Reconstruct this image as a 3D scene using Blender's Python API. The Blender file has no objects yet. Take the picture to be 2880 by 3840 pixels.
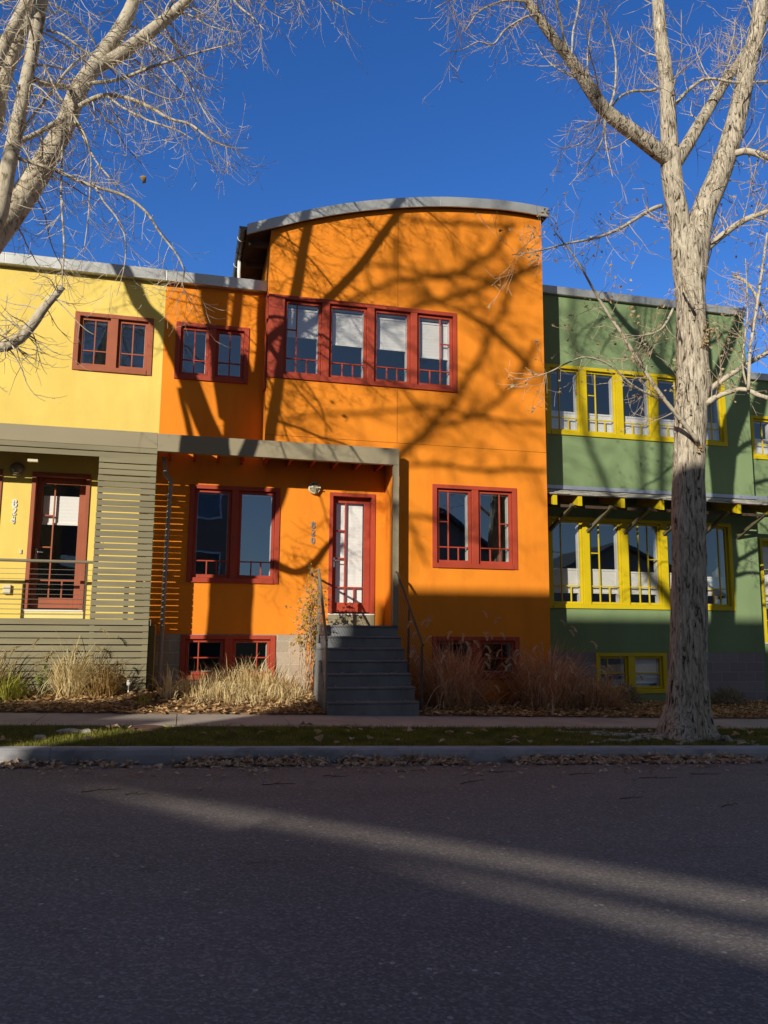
import bpy, math, random
import numpy as np
from mathutils import Vector, Matrix
S = bpy.context.scene
COL = S.collection
Z0 = 1.45                      # eye height above the road; the z values below are relative to eye level
R = math.radians
rng = random.Random(7)

# ------------------------------------------------------------------ materials
def new_mat(name):
    m = bpy.data.materials.new(name); m.use_nodes = True
    nt = m.node_tree
    for n in list(nt.nodes):
        nt.nodes.remove(n)
    out = nt.nodes.new('ShaderNodeOutputMaterial')
    return m, nt, out
def N(nt, t, **kw):
    n = nt.nodes.new(t)
    for k, v in kw.items():
        if k in n.inputs.keys():
            n.inputs[k].default_value = v
        else:
            setattr(n, k, v)
    return n
def lk(nt, a, ao, b, bi):
    nt.links.new(a.outputs[ao], b.inputs[bi])
def coords(nt, scale=(1, 1, 1)):
    tc = N(nt, 'ShaderNodeTexCoord')
    mp = N(nt, 'ShaderNodeMapping'); mp.inputs['Scale'].default_value = scale
    lk(nt, tc, 'Object', mp, 'Vector')
    return mp
def surf(name, col, rough=.85, var=.12, scale=(3, 3, 3), fine=60, bump=.15, bumpd=.004, metal=0, spec=.3, stain=None, stain_amt=.0, stain_scale=(1, 1, 1)):
    m, nt, out = new_mat(name)
    b = N(nt, 'ShaderNodeBsdfPrincipled', Roughness=rough, Metallic=metal)
    b.inputs['Specular IOR Level'].default_value = spec
    mp = coords(nt, scale)
    n1 = N(nt, 'ShaderNodeTexNoise', Scale=1.0, Detail=5.0, Roughness=.6); lk(nt, mp, 'Vector', n1, 'Vector')
    r = N(nt, 'ShaderNodeMapRange'); r.inputs['From Min'].default_value = .3; r.inputs['From Max'].default_value = .7
    r.inputs['To Min'].default_value = 1 - var; r.inputs['To Max'].default_value = 1 + var
    lk(nt, n1, 'Fac', r, 'Value')
    mx = N(nt, 'ShaderNodeVectorMath', operation='SCALE'); mx.inputs[0].default_value = col[:3]
    lk(nt, r, 'Result', mx, 'Scale')
    last = (mx, 'Vector')
    if stain:
        mp2 = coords(nt, stain_scale)
        n3 = N(nt, 'ShaderNodeTexNoise', Scale=1.0, Detail=6.0, Roughness=.65); lk(nt, mp2, 'Vector', n3, 'Vector')
        cr = N(nt, 'ShaderNodeMapRange'); cr.inputs['From Min'].default_value = .5; cr.inputs['From Max'].default_value = .72
        cr.inputs['To Max'].default_value = stain_amt
        lk(nt, n3, 'Fac', cr, 'Value')
        mm = N(nt, 'ShaderNodeMix', data_type='RGBA'); mm.inputs[7].default_value = (*stain, 1)
        nt.links.new(cr.outputs['Result'], mm.inputs[0]); nt.links.new(mx.outputs['Vector'], mm.inputs[6])
        nt.links.new(mm.outputs[2], b.inputs['Base Color'])
    else:
        nt.links.new(mx.outputs['Vector'], b.inputs['Base Color'])
    if bump:
        mp3 = coords(nt)
        n2 = N(nt, 'ShaderNodeTexNoise', Scale=fine, Detail=4.0, Roughness=.7); lk(nt, mp3, 'Vector', n2, 'Vector')
        bp = N(nt, 'ShaderNodeBump', Strength=bump, Distance=bumpd); lk(nt, n2, 'Fac', bp, 'Height'); lk(nt, bp, 'Normal', b, 'Normal')
    lk(nt, b, 'BSDF', out, 'Surface')
    return m
def stucco(name, col, dirt):
    return surf(name, col, .92, .09, (1.3, 1.3, .8), 55, .35, .006, stain=dirt, stain_amt=.55, stain_scale=(2.2, 2.2, .4), spec=.12)
def glass_mat(name, base, tint=(.97, .98, .98)):
    m, nt, out = new_mat(name)
    tr = N(nt, 'ShaderNodeBsdfTransparent'); tr.inputs['Color'].default_value = (*tint, 1)
    gl = N(nt, 'ShaderNodeBsdfGlossy', Roughness=.015); gl.inputs['Color'].default_value = (.55, .78, 1, 1)
    fr = N(nt, 'ShaderNodeLayerWeight', Blend=.5)
    fp = N(nt, 'ShaderNodeMath', operation='POWER'); fp.inputs[1].default_value = 4.0; lk(nt, fr, 'Facing', fp, 0)
    mp = coords(nt, (1.3, 1.3, .9))
    nz = N(nt, 'ShaderNodeTexNoise', Scale=1.6, Detail=1.0); lk(nt, mp, 'Vector', nz, 'Vector')
    bp = N(nt, 'ShaderNodeBump', Strength=.25, Distance=.006); lk(nt, nz, 'Fac', bp, 'Height'); lk(nt, bp, 'Normal', gl, 'Normal')
    ma = N(nt, 'ShaderNodeMath', operation='MULTIPLY_ADD'); ma.inputs[1].default_value = .8; ma.inputs[2].default_value = base
    lk(nt, fp, 'Value', ma, 0)
    mx = N(nt, 'ShaderNodeMixShader'); lk(nt, ma, 'Value', mx, 0)
    nt.links.new(tr.outputs[0], mx.inputs[1]); nt.links.new(gl.outputs[0], mx.inputs[2]); lk(nt, mx, 'Shader', out, 'Surface')
    return m
def blind_mat():
    m, nt, out = new_mat('white pleated blind')
    mp = coords(nt, (1, 1, 1))
    w = N(nt, 'ShaderNodeTexWave', wave_type='BANDS', bands_direction='Z', Scale=16.0, Distortion=.25); lk(nt, mp, 'Vector', w, 'Vector')
    r = N(nt, 'ShaderNodeMapRange'); r.inputs['To Min'].default_value = .89; r.inputs['To Max'].default_value = .94; lk(nt, w, 'Fac', r, 'Value')
    v = N(nt, 'ShaderNodeVectorMath', operation='SCALE'); v.inputs[0].default_value = (1, .98, .93); lk(nt, r, 'Result', v, 'Scale')
    b = N(nt, 'ShaderNodeBsdfPrincipled', Roughness=.9); lk(nt, v, 'Vector', b, 'Base Color')
    bp = N(nt, 'ShaderNodeBump', Strength=.12, Distance=.004); lk(nt, w, 'Fac', bp, 'Height'); lk(nt, bp, 'Normal', b, 'Normal')
    lk(nt, b, 'BSDF', out, 'Surface')
    return m
def asphalt_mat():
    m, nt, out = new_mat('worn asphalt')
    b = N(nt, 'ShaderNodeBsdfPrincipled', Roughness=.82); b.inputs['Specular IOR Level'].default_value = .35
    mp = coords(nt)
    big = N(nt, 'ShaderNodeTexNoise', Scale=.55, Detail=6.0, Roughness=.6); lk(nt, mp, 'Vector', big, 'Vector')
    vo = N(nt, 'ShaderNodeTexVoronoi', Scale=75.0); lk(nt, mp, 'Vector', vo, 'Vector')
    vo2 = N(nt, 'ShaderNodeTexVoronoi', Scale=24.0); lk(nt, mp, 'Vector', vo2, 'Vector')
    nz = N(nt, 'ShaderNodeTexNoise', Scale=42.0, Detail=5.0, Roughness=.75); lk(nt, mp, 'Vector', nz, 'Vector')
    sep = N(nt, 'ShaderNodeSeparateColor'); lk(nt, vo, 'Color', sep, 'Color')
    sep2 = N(nt, 'ShaderNodeSeparateColor'); lk(nt, vo2, 'Color', sep2, 'Color')
    p = N(nt, 'ShaderNodeMath', operation='POWER'); p.inputs[1].default_value = 3.0; nt.links.new(sep.outputs[0], p.inputs[0])
    gt = N(nt, 'ShaderNodeMath', operation='GREATER_THAN'); gt.inputs[1].default_value = .965; nt.links.new(sep2.outputs[1], gt.inputs[0])
    dd = N(nt, 'ShaderNodeMath', operation='LESS_THAN'); dd.inputs[1].default_value = .3; lk(nt, vo2, 'Distance', dd, 0)
    st = N(nt, 'ShaderNodeMath', operation='MULTIPLY'); lk(nt, gt, 'Value', st, 0); lk(nt, dd, 'Value', st, 1)
    def ma(a, k, c):
        n = N(nt, 'ShaderNodeMath', operation='MULTIPLY_ADD'); nt.links.new(a, n.inputs[0]); n.inputs[1].default_value = k
        if isinstance(c, float): n.inputs[2].default_value = c
        else: nt.links.new(c, n.inputs[2])
        return n.outputs[0]
    v = ma(big.outputs['Fac'], .10, .0)
    v = ma(p.outputs[0], .13, v)
    v = ma(nz.outputs['Fac'], .20, v)
    v = ma(st.outputs[0], .22, v)
    mp2 = coords(nt, (.25, 1.1, 1)); lanes = N(nt, 'ShaderNodeTexNoise', Scale=1.0, Detail=4.0, Roughness=.55); lk(nt, mp2, 'Vector', lanes, 'Vector')
    v = ma(lanes.outputs['Fac'], .09, v)
    blot = N(nt, 'ShaderNodeTexNoise', Scale=3.1, Detail=3.0, Roughness=.5); lk(nt, mp, 'Vector', blot, 'Vector')
    bl = N(nt, 'ShaderNodeMapRange'); bl.inputs['From Min'].default_value = .64; bl.inputs['From Max'].default_value = .72; bl.inputs['To Max'].default_value = -.03; lk(nt, blot, 'Fac', bl, 'Value')
    v = ma(bl.outputs['Result'], 1.0, v)
    off = N(nt, 'ShaderNodeMath', operation='SUBTRACT'); nt.links.new(v, off.inputs[0]); off.inputs[1].default_value = .050
    mx = N(nt, 'ShaderNodeVectorMath', operation='SCALE'); mx.inputs[0].default_value = (1.10, .97, .88); nt.links.new(off.outputs[0], mx.inputs['Scale'])
    lk(nt, mx, 'Vector', b, 'Base Color')
    h = N(nt, 'ShaderNodeMath', operation='ADD'); lk(nt, nz, 'Fac', h, 0); lk(nt, vo, 'Distance', h, 1)
    bp = N(nt, 'ShaderNodeBump', Strength=.8, Distance=.008); lk(nt, h, 'Value', bp, 'Height'); lk(nt, bp, 'Normal', b, 'Normal')
    lk(nt, b, 'BSDF', out, 'Surface')
    return m
def bark_mat(name, c0, c1, dark, scale=(19, 19, 3.4), amt=.9):
    m, nt, out = new_mat(name)
    b = N(nt, 'ShaderNodeBsdfPrincipled', Roughness=.95); b.inputs['Specular IOR Level'].default_value = .1
    mp = coords(nt, scale)
    n1 = N(nt, 'ShaderNodeTexNoise', Scale=1.0, Detail=7.0, Roughness=.68, Distortion=1.3); lk(nt, mp, 'Vector', n1, 'Vector')
    cr = N(nt, 'ShaderNodeValToRGB'); e = cr.color_ramp.elements
    e[0].position = .39; e[0].color = (*dark, 1); e[1].position = .66; e[1].color = (*c1, 1)
    x = cr.color_ramp.elements.new(.46); x.color = (*c0, 1)
    lk(nt, n1, 'Fac', cr, 'Fac'); lk(nt, cr, 'Color', b, 'Base Color')
    mp2 = coords(nt, (40, 40, 14)); n2 = N(nt, 'ShaderNodeTexNoise', Scale=1.0, Detail=4.0); lk(nt, mp2, 'Vector', n2, 'Vector')
    ad = N(nt, 'ShaderNodeMath', operation='MULTIPLY_ADD'); ad.inputs[1].default_value = .35; lk(nt, n2, 'Fac', ad, 0); lk(nt, n1, 'Fac', ad, 2)
    bp = N(nt, 'ShaderNodeBump', Strength=amt, Distance=.035); lk(nt, ad, 'Value', bp, 'Height'); lk(nt, bp, 'Normal', b, 'Normal')
    lk(nt, b, 'BSDF', out, 'Surface')
    return m
def blade_mat(name, ca, cb, trans=.25, scale=9.0):
    m, nt, out = new_mat(name)
    mp = coords(nt)
    n1 = N(nt, 'ShaderNodeTexNoise', Scale=scale, Detail=3.0, Roughness=.7); lk(nt, mp, 'Vector', n1, 'Vector')
    cr = N(nt, 'ShaderNodeValToRGB'); e = cr.color_ramp.elements
    e[0].position = .36; e[0].color = (*ca, 1); e[1].position = .64; e[1].color = (*cb, 1); lk(nt, n1, 'Fac', cr, 'Fac')
    d = N(nt, 'ShaderNodeBsdfDiffuse'); lk(nt, cr, 'Color', d, 'Color')
    t = N(nt, 'ShaderNodeBsdfTranslucent'); lk(nt, cr, 'Color', t, 'Color')
    mx = N(nt, 'ShaderNodeMixShader'); mx.inputs[0].default_value = trans
    nt.links.new(d.outputs[0], mx.inputs[1]); nt.links.new(t.outputs[0], mx.inputs[2]); lk(nt, mx, 'Shader', out, 'Surface')
    return m
def block_mat(name, col, mortar, bw=.4, bh=.2):
    m, nt, out = new_mat(name)
    b = N(nt, 'ShaderNodeBsdfPrincipled', Roughness=.95)
    tc = N(nt, 'ShaderNodeTexCoord'); sx = N(nt, 'ShaderNodeSeparateXYZ'); lk(nt, tc, 'Object', sx, 'Vector')
    cx = N(nt, 'ShaderNodeCombineXYZ'); lk(nt, sx, 'X', cx, 'X'); lk(nt, sx, 'Z', cx, 'Y')
    br = N(nt, 'ShaderNodeTexBrick', Scale=1.0); br.inputs['Brick Width'].default_value = bw; br.inputs['Row Height'].default_value = bh
    br.inputs['Mortar Size'].default_value = .007; br.inputs['Mortar Smooth'].default_value = .1
    br.inputs['Color1'].default_value = (*col, 1); br.inputs['Color2'].default_value = (*[c * .82 for c in col], 1); br.inputs['Mortar'].default_value = (*mortar, 1)
    lk(nt, cx, 'Vector', br, 'Vector')
    mp = coords(nt); n1 = N(nt, 'ShaderNodeTexNoise', Scale=35.0, Detail=5.0, Roughness=.7); lk(nt, mp, 'Vector', n1, 'Vector')
    r = N(nt, 'ShaderNodeMapRange'); r.inputs['To Min'].default_value = .7; r.inputs['To Max'].default_value = 1.25; lk(nt, n1, 'Fac', r, 'Value')
    v = N(nt, 'ShaderNodeVectorMath', operation='SCALE'); lk(nt, br, 'Color', v, 0); lk(nt, r, 'Result', v, 'Scale'); lk(nt, v, 'Vector', b, 'Base Color')
    ad = N(nt, 'ShaderNodeMath', operation='SUBTRACT'); lk(nt, n1, 'Fac', ad, 0); lk(nt, br, 'Fac', ad, 1)
    bp = N(nt, 'ShaderNodeBump', Strength=.6, Distance=.006); lk(nt, ad, 'Value', bp, 'Height'); lk(nt, bp, 'Normal', b, 'Normal')
    lk(nt, b, 'BSDF', out, 'Surface')
    return m

ORANGE = stucco('orange stucco', (.82, .262, .024), (.66, .19, .018))
YELLOW = stucco('yellow stucco', (.82, .62, .16), (.76, .54, .12))
GREEN = stucco('green stucco', (.205, .285, .14), (.155, .22, .11))
RED = surf('brick red paint', (.40, .058, .028), .55, .12, (2, 2, 2), 30, .06, stain=(.30, .05, .03), stain_amt=.5, stain_scale=(6, 6, 1.5))
BROWN = surf('faded red brown paint', (.36, .105, .05), .6, .12, (2, 2, 2), 30, .06, stain=(.26, .08, .045), stain_amt=.5, stain_scale=(6, 6, 1.5))
YFRAME = surf('bright yellow paint', (.60, .45, .008), .5, .08, (2, 2, 2), 30, .06)
TAUPE = surf('taupe metal cladding', (.30, .255, .165), .55, .06, (.8, .8, 2), 20, .04)
OLIVE = surf('olive painted wood slats', (.235, .208, .128), .75, .18, (.7, 6, 6), 40, .25, .004)
RAIL = surf('taupe rail paint', (.22, .19, .13), .5, .1)
DARKRAIL = surf('dark bronze rail paint', (.09, .07, .05), .5, .1)
CABLE = surf('steel cable', (.45, .43, .38), .4, .05, bump=0, metal=.7)
FASCIA = surf('galvanised fascia metal', (.50, .51, .50), .42, .16, (2.2, 2.2, 2.2), 5, .12, .01, metal=.55, spec=.5)
GUTTER = surf('grey gutter metal', (.16, .15, .13), .45, .12, metal=.4)
PIPE = surf('galvanised downpipe', (.30, .28, .26), .5, .12, metal=.25)
WHITE = surf('white vinyl', (.80, .78, .72), .5, .04, bump=0)
BLIND = blind_mat()
GLASS = glass_mat('window glass', .26)
DOORGLASS = glass_mat('door glass', .09)
DGLASS = glass_mat('dim glass', .05, (.75, .78, .76))
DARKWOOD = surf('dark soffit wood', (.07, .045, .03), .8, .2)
ROOM = surf('interior plaster', (.20, .18, .16), .9, .1)
FLOORM = surf('interior floor', (.10, .07, .05), .8, .1)
CONC = surf('grey concrete', (.21, .215, .22), .93, .18, (2, 2, 2), 70, .4, .005, stain=(.10, .10, .105), stain_amt=.65, stain_scale=(3, 3, 1.2))
WALK = surf('tan sidewalk concrete', (.44, .39, .335), .93, .14, (1.5, 1.5, 1.5), 70, .4, .004, stain=(.31, .26, .21), stain_amt=.6, stain_scale=(2.5, 2.5, 2.5))
KERBM = surf('kerb concrete', (.36, .36, .37), .93, .2, (1.4, 4, 4), 60, .5, .006, stain=(.13, .125, .13), stain_amt=.8, stain_scale=(2.2, 5, 3))
ASPH = asphalt_mat()
SOIL = surf('leafy soil', (.20, .12, .065), .97, .4, (9, 9, 9), 45, .9, .02)
LAWNSOIL = surf('lawn thatch', (.055, .065, .02), .97, .4, (7, 7, 7), 45, .9, .02)
BLOCK = block_mat('pale concrete block', (.44, .385, .30), (.50, .45, .36))
BLOCKG = block_mat('grey concrete block', (.27, .24, .25), (.33, .30, .30))
BARK = bark_mat('pale furrowed bark', (.37, .315, .235), (.70, .62, .485), (.05, .037, .026))
BARKL = bark_mat('smooth pale bark', (.46, .40, .30), (.60, .53, .41), (.20, .155, .10), (9, 9, 5), .35)
TWIG = surf('pale twig bark', (.60, .52, .39), .9, .25, (6, 6, 6), bump=0)
TWIGR = surf('brown twig bark', (.46, .37, .26), .9, .3, (6, 6, 6), bump=0)
DRYLEAF = blade_mat('dry tan leaves', (.36, .24, .11), (.62, .50, .32), .3, 5)
LITTER = blade_mat('fallen leaf litter', (.36, .19, .075), (.88, .62, .32), .2, 16)
LITTERP = blade_mat('pale fallen leaves', (.40, .26, .16), (.74, .58, .42), .15, 12)
STRAW = blade_mat('straw coloured grass', (.68, .52, .24), (.95, .83, .52), .35, 6)
TANG = blade_mat('brown ornamental grass', (.48, .24, .12), (.80, .50, .29), .25, 6)
TANP = blade_mat('pale tan grass strands', (.62, .42, .27), (.88, .68, .48), .3, 6)
PLUME = blade_mat('grass plumes', (.40, .31, .14), (.60, .50, .28), .4, 20)
LAWN = blade_mat('winter lawn blades', (.13, .15, .022), (.36, .33, .07), .25, 3)
GREENB = blade_mat('yellow green blades', (.22, .24, .03), (.50, .46, .10), .3, 5)
LEAFG = blade_mat('green leaves', (.10, .17, .02), (.24, .30, .05), .3, 10)
VINEL = blade_mat('yellowing vine leaves', (.42, .24, .02), (.78, .50, .07), .35, 14)
SHRUB = blade_mat('grey green shrub', (.16, .13, .08), (.46, .40, .26), .2, 18)
IRON = surf('rusty iron', (.14, .075, .055), .8, .3, (12, 12, 12), 50, .4)
ROCK = surf('pale rock', (.50, .46, .38), .9, .25, (9, 9, 9), 30, .6, .01)
SILVER = surf('brushed metal digits', (.52, .50, .48), .35, .05, bump=0, metal=.7)
BRONZE = surf('dark bronze lamp', (.30, .24, .15), .5, .1, metal=.3)
CREAM = surf('cream lamp enamel', (.66, .60, .42), .5, .1)
LAMPGL = surf('frosted lamp glass', (.34, .31, .22), .25, .05, bump=0, spec=.6)
HANDLE = surf('nickel handle', (.6, .58, .55), .3, .03, bump=0, metal=.9)
SHINGLE = surf('weathered roof shingle', (.40, .38, .33), .9, .3, (8, 8, 8), 40, .6, .01)
FLASH = surf('blue grey flashing', (.42, .46, .55), .4, .08, metal=.5)
STRUT = surf('weathered strut metal', (.15, .13, .075), .6, .3, metal=.1)
OPPW = surf('opposite house wall', (.33, .20, .14), .9, .1)
OPPR = surf('opposite house roof', (.10, .085, .08), .9, .2)
CLEAR = surf('clear plastic', (.62, .60, .5), .3, .05, bump=0)

# ------------------------------------------------------------------ mesh builder
ORG = {}
class MB:
    def __init__(s):
        s.v = []; s.f = []
    def add(s, vs, fs):
        o = len(s.v); s.v += [tuple(v) for v in vs]; s.f += [tuple(i + o for i in f) for f in fs]
        return s
    def box(s, x0, x1, y0, y1, z0, z1):
        if x1 < x0: x0, x1 = x1, x0
        if y1 < y0: y0, y1 = y1, y0
        if z1 < z0: z0, z1 = z1, z0
        return s.add([(x0, y0, z0), (x1, y0, z0), (x1, y1, z0), (x0, y1, z0), (x0, y0, z1), (x1, y0, z1), (x1, y1, z1), (x0, y1, z1)],
                     [(0, 1, 5, 4), (1, 2, 6, 5), (2, 3, 7, 6), (3, 0, 4, 7), (4, 5, 6, 7), (3, 2, 1, 0)])
    def quad(s, a, b, c, d):
        return s.add([a, b, c, d], [(0, 1, 2, 3)])
    def prism(s, poly, y0, y1):          # polygon in x,z (counter-clockwise seen from -y), extruded along y
        n = len(poly)
        vs = [(x, y0, z) for x, z in poly] + [(x, y1, z) for x, z in poly]
        fs = [tuple(range(n)), tuple(range(2 * n - 1, n - 1, -1))]
        fs += [(i, i + n, (i + 1) % n + n, (i + 1) % n) for i in range(n)]
        return s.add(vs, fs)
    def prismx(s, poly, x0, x1):         # polygon in y,z extruded along x
        n = len(poly)
        vs = [(x0, y, z) for y, z in poly] + [(x1, y, z) for y, z in poly]
        fs = [tuple(range(n - 1, -1, -1)), tuple(range(n, 2 * n))]
        fs += [(i, (i + 1) % n, (i + 1) % n + n, i + n) for i in range(n)]
        return s.add(vs, fs)
    def tube(s, pts, rad, n=8, cap=True, wob=None):
        P = [Vector(p) for p in pts]
        if len(P) < 2: return s
        if not hasattr(rad, '__len__'): rad = [rad] * len(P)
        o = len(s.v); t0 = (P[1] - P[0]).normalized()
        ref = Vector((0, 0, 1)) if abs(t0.z) < .9 else Vector((1, 0, 0))
        u = t0.cross(ref).normalized()
        for i, p in enumerate(P):
            t = (P[min(i + 1, len(P) - 1)] - P[max(i - 1, 0)])
            t = t.normalized() if t.length > 1e-9 else t0
            u = (u - t * u.dot(t)); u = u.normalized() if u.length > 1e-6 else t.orthogonal().normalized()
            w = t.cross(u)
            for k in range(n):
                a = 2 * math.pi * k / n; rr = rad[i] * (wob(a, p) if wob else 1)
                q = p + (u * math.cos(a) + w * math.sin(a)) * rr
                s.v.append((q.x, q.y, q.z))
        for i in range(len(P) - 1):
            for k in range(n):
                a = o + i * n + k; b = o + i * n + (k + 1) % n
                s.f.append((a, b, b + n, a + n))
        if cap and n > 2:
            s.f.append(tuple(o + k for k in range(n - 1, -1, -1))); e = o + (len(P) - 1) * n
            s.f.append(tuple(e + k for k in range(n)))
        return s
    def bar(s, a, b, w, h):              # rectangular bar between two points
        a, b = Vector(a), Vector(b); t = (b - a).normalized()
        r = t.cross(Vector((0, 0, 1))); r = r.normalized() if r.length > 1e-4 else Vector((1, 0, 0)); u = r.cross(t)
        c = [(-w / 2, -h / 2), (w / 2, -h / 2), (w / 2, h / 2), (-w / 2, h / 2)]
        vs = [a + r * x + u * y for x, y in c] + [b + r * x + u * y for x, y in c]
        return s.add([tuple(v) for v in vs], [(3, 2, 1, 0), (4, 5, 6, 7), (0, 1, 5, 4), (1, 2, 6, 5), (2, 3, 7, 6), (3, 0, 4, 7)])
    def ring(s, x0, x1, y0, y1, z0, z1, l, r, b, t):   # rectangular frame in the x-z plane, butt jointed
        s.box(x0, x0 + l, y0, y1, z0, z1); s.box(x1 - r, x1, y0, y1, z0, z1)
        s.box(x0 + l, x1 - r, y0, y1, z0, z0 + b); return s.box(x0 + l, x1 - r, y0, y1, z1 - t, z1)
    def lathe(s, c, prof, n=20):         # profile (r, dy) about an axis along y through c
        o = len(s.v)
        for r, dy in prof:
            for k in range(n):
                a = 2 * math.pi * k / n
                s.v.append((c[0] + r * math.cos(a), c[1] + dy, c[2] + r * math.sin(a)))
        for i in range(len(prof) - 1):
            for k in range(n):
                a = o + i * n + k; b = o + i * n + (k + 1) % n
                s.f.append((a, b, b + n, a + n))
        return s
    def build(s, name, mat, parent=None, smooth=False, origin=None, bevel=0, **props):
        me = bpy.data.meshes.new(name)
        o3 = Vector(origin) if origin is not None else Vector((0, 0, 0))
        me.from_pydata([(x - o3.x, y - o3.y, z - o3.z) for x, y, z in s.v], [], s.f); me.update()
        if smooth:
            me.polygons.foreach_set('use_smooth', [True] * len(me.polygons))
        me.materials.append(mat)
        ob = bpy.data.objects.new(name, me); COL.objects.link(ob)
        if parent is not None:
            ob.parent = parent
            ob.location = o3 - ORG[parent.name]
        else:
            ob.location = (o3.x, o3.y, o3.z + Z0)
        ORG[ob.name] = o3
        if bevel:
            b = ob.modifiers.new('bevel', 'BEVEL'); b.width = bevel; b.segments = 2; b.limit_method = 'ANGLE'
        for k, v in props.items():
            ob[k] = v
        return ob
def thing(name, label, cat, base=(0, 0, 0), group=None):
    e = bpy.data.objects.new(name, None); COL.objects.link(e)
    e.empty_display_size = .2
    e.location = (base[0], base[1], base[2] + Z0); e['label'] = label; e['category'] = cat
    ORG[e.name] = Vector(base)
    if group: e['group'] = group
    return e
def top(ob, label, cat, group=None, kind=None):
    ob['label'] = label; ob['category'] = cat
    if group: ob['group'] = group
    if kind: ob['kind'] = kind
    return ob
def structure(ob):
    ob['kind'] = 'structure'; return ob
def lerp(a, b, t): return a + (b - a) * t
def interp(x, pts):
    if x <= pts[0][0]: return pts[0][1]
    for (x0, y0), (x1, y1) in zip(pts, pts[1:]):
        if x <= x1: return lerp(y0, y1, (x - x0) / (x1 - x0))
    return pts[-1][1]
def smooth_path(pts, step):
    """Catmull-Rom through (x,y,z,r) points"""
    A = [np.array(p, float) for p in pts]; out = []
    for i in range(len(A) - 1):
        p0 = A[i - 1] if i else 2 * A[0] - A[1]; p1, p2 = A[i], A[i + 1]; p3 = A[i + 2] if i + 2 < len(A) else 2 * A[-1] - A[-2]
        n = max(1, int(np.linalg.norm((p2 - p1)[:3]) / step))
        for k in range(n):
            t = k / n
            q = .5 * ((2 * p1) + (-p0 + p2) * t + (2 * p0 - 5 * p1 + 4 * p2 - p3) * t * t + (-p0 + 3 * p1 - 3 * p2 + p3) * t ** 3)
            q[3] = max(lerp(p1[3], p2[3], t), .0015); out.append(q)
    out.append(A[-1]); return out
SUN_E, SKY_S, SKY_DUST, SKY_OZ, EXPO, SKY_SAT, SUN_SAT, SUN_VAL = 5.0, .15, 0.0, 3.0, 0.0, 1.25, .6, .42
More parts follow.
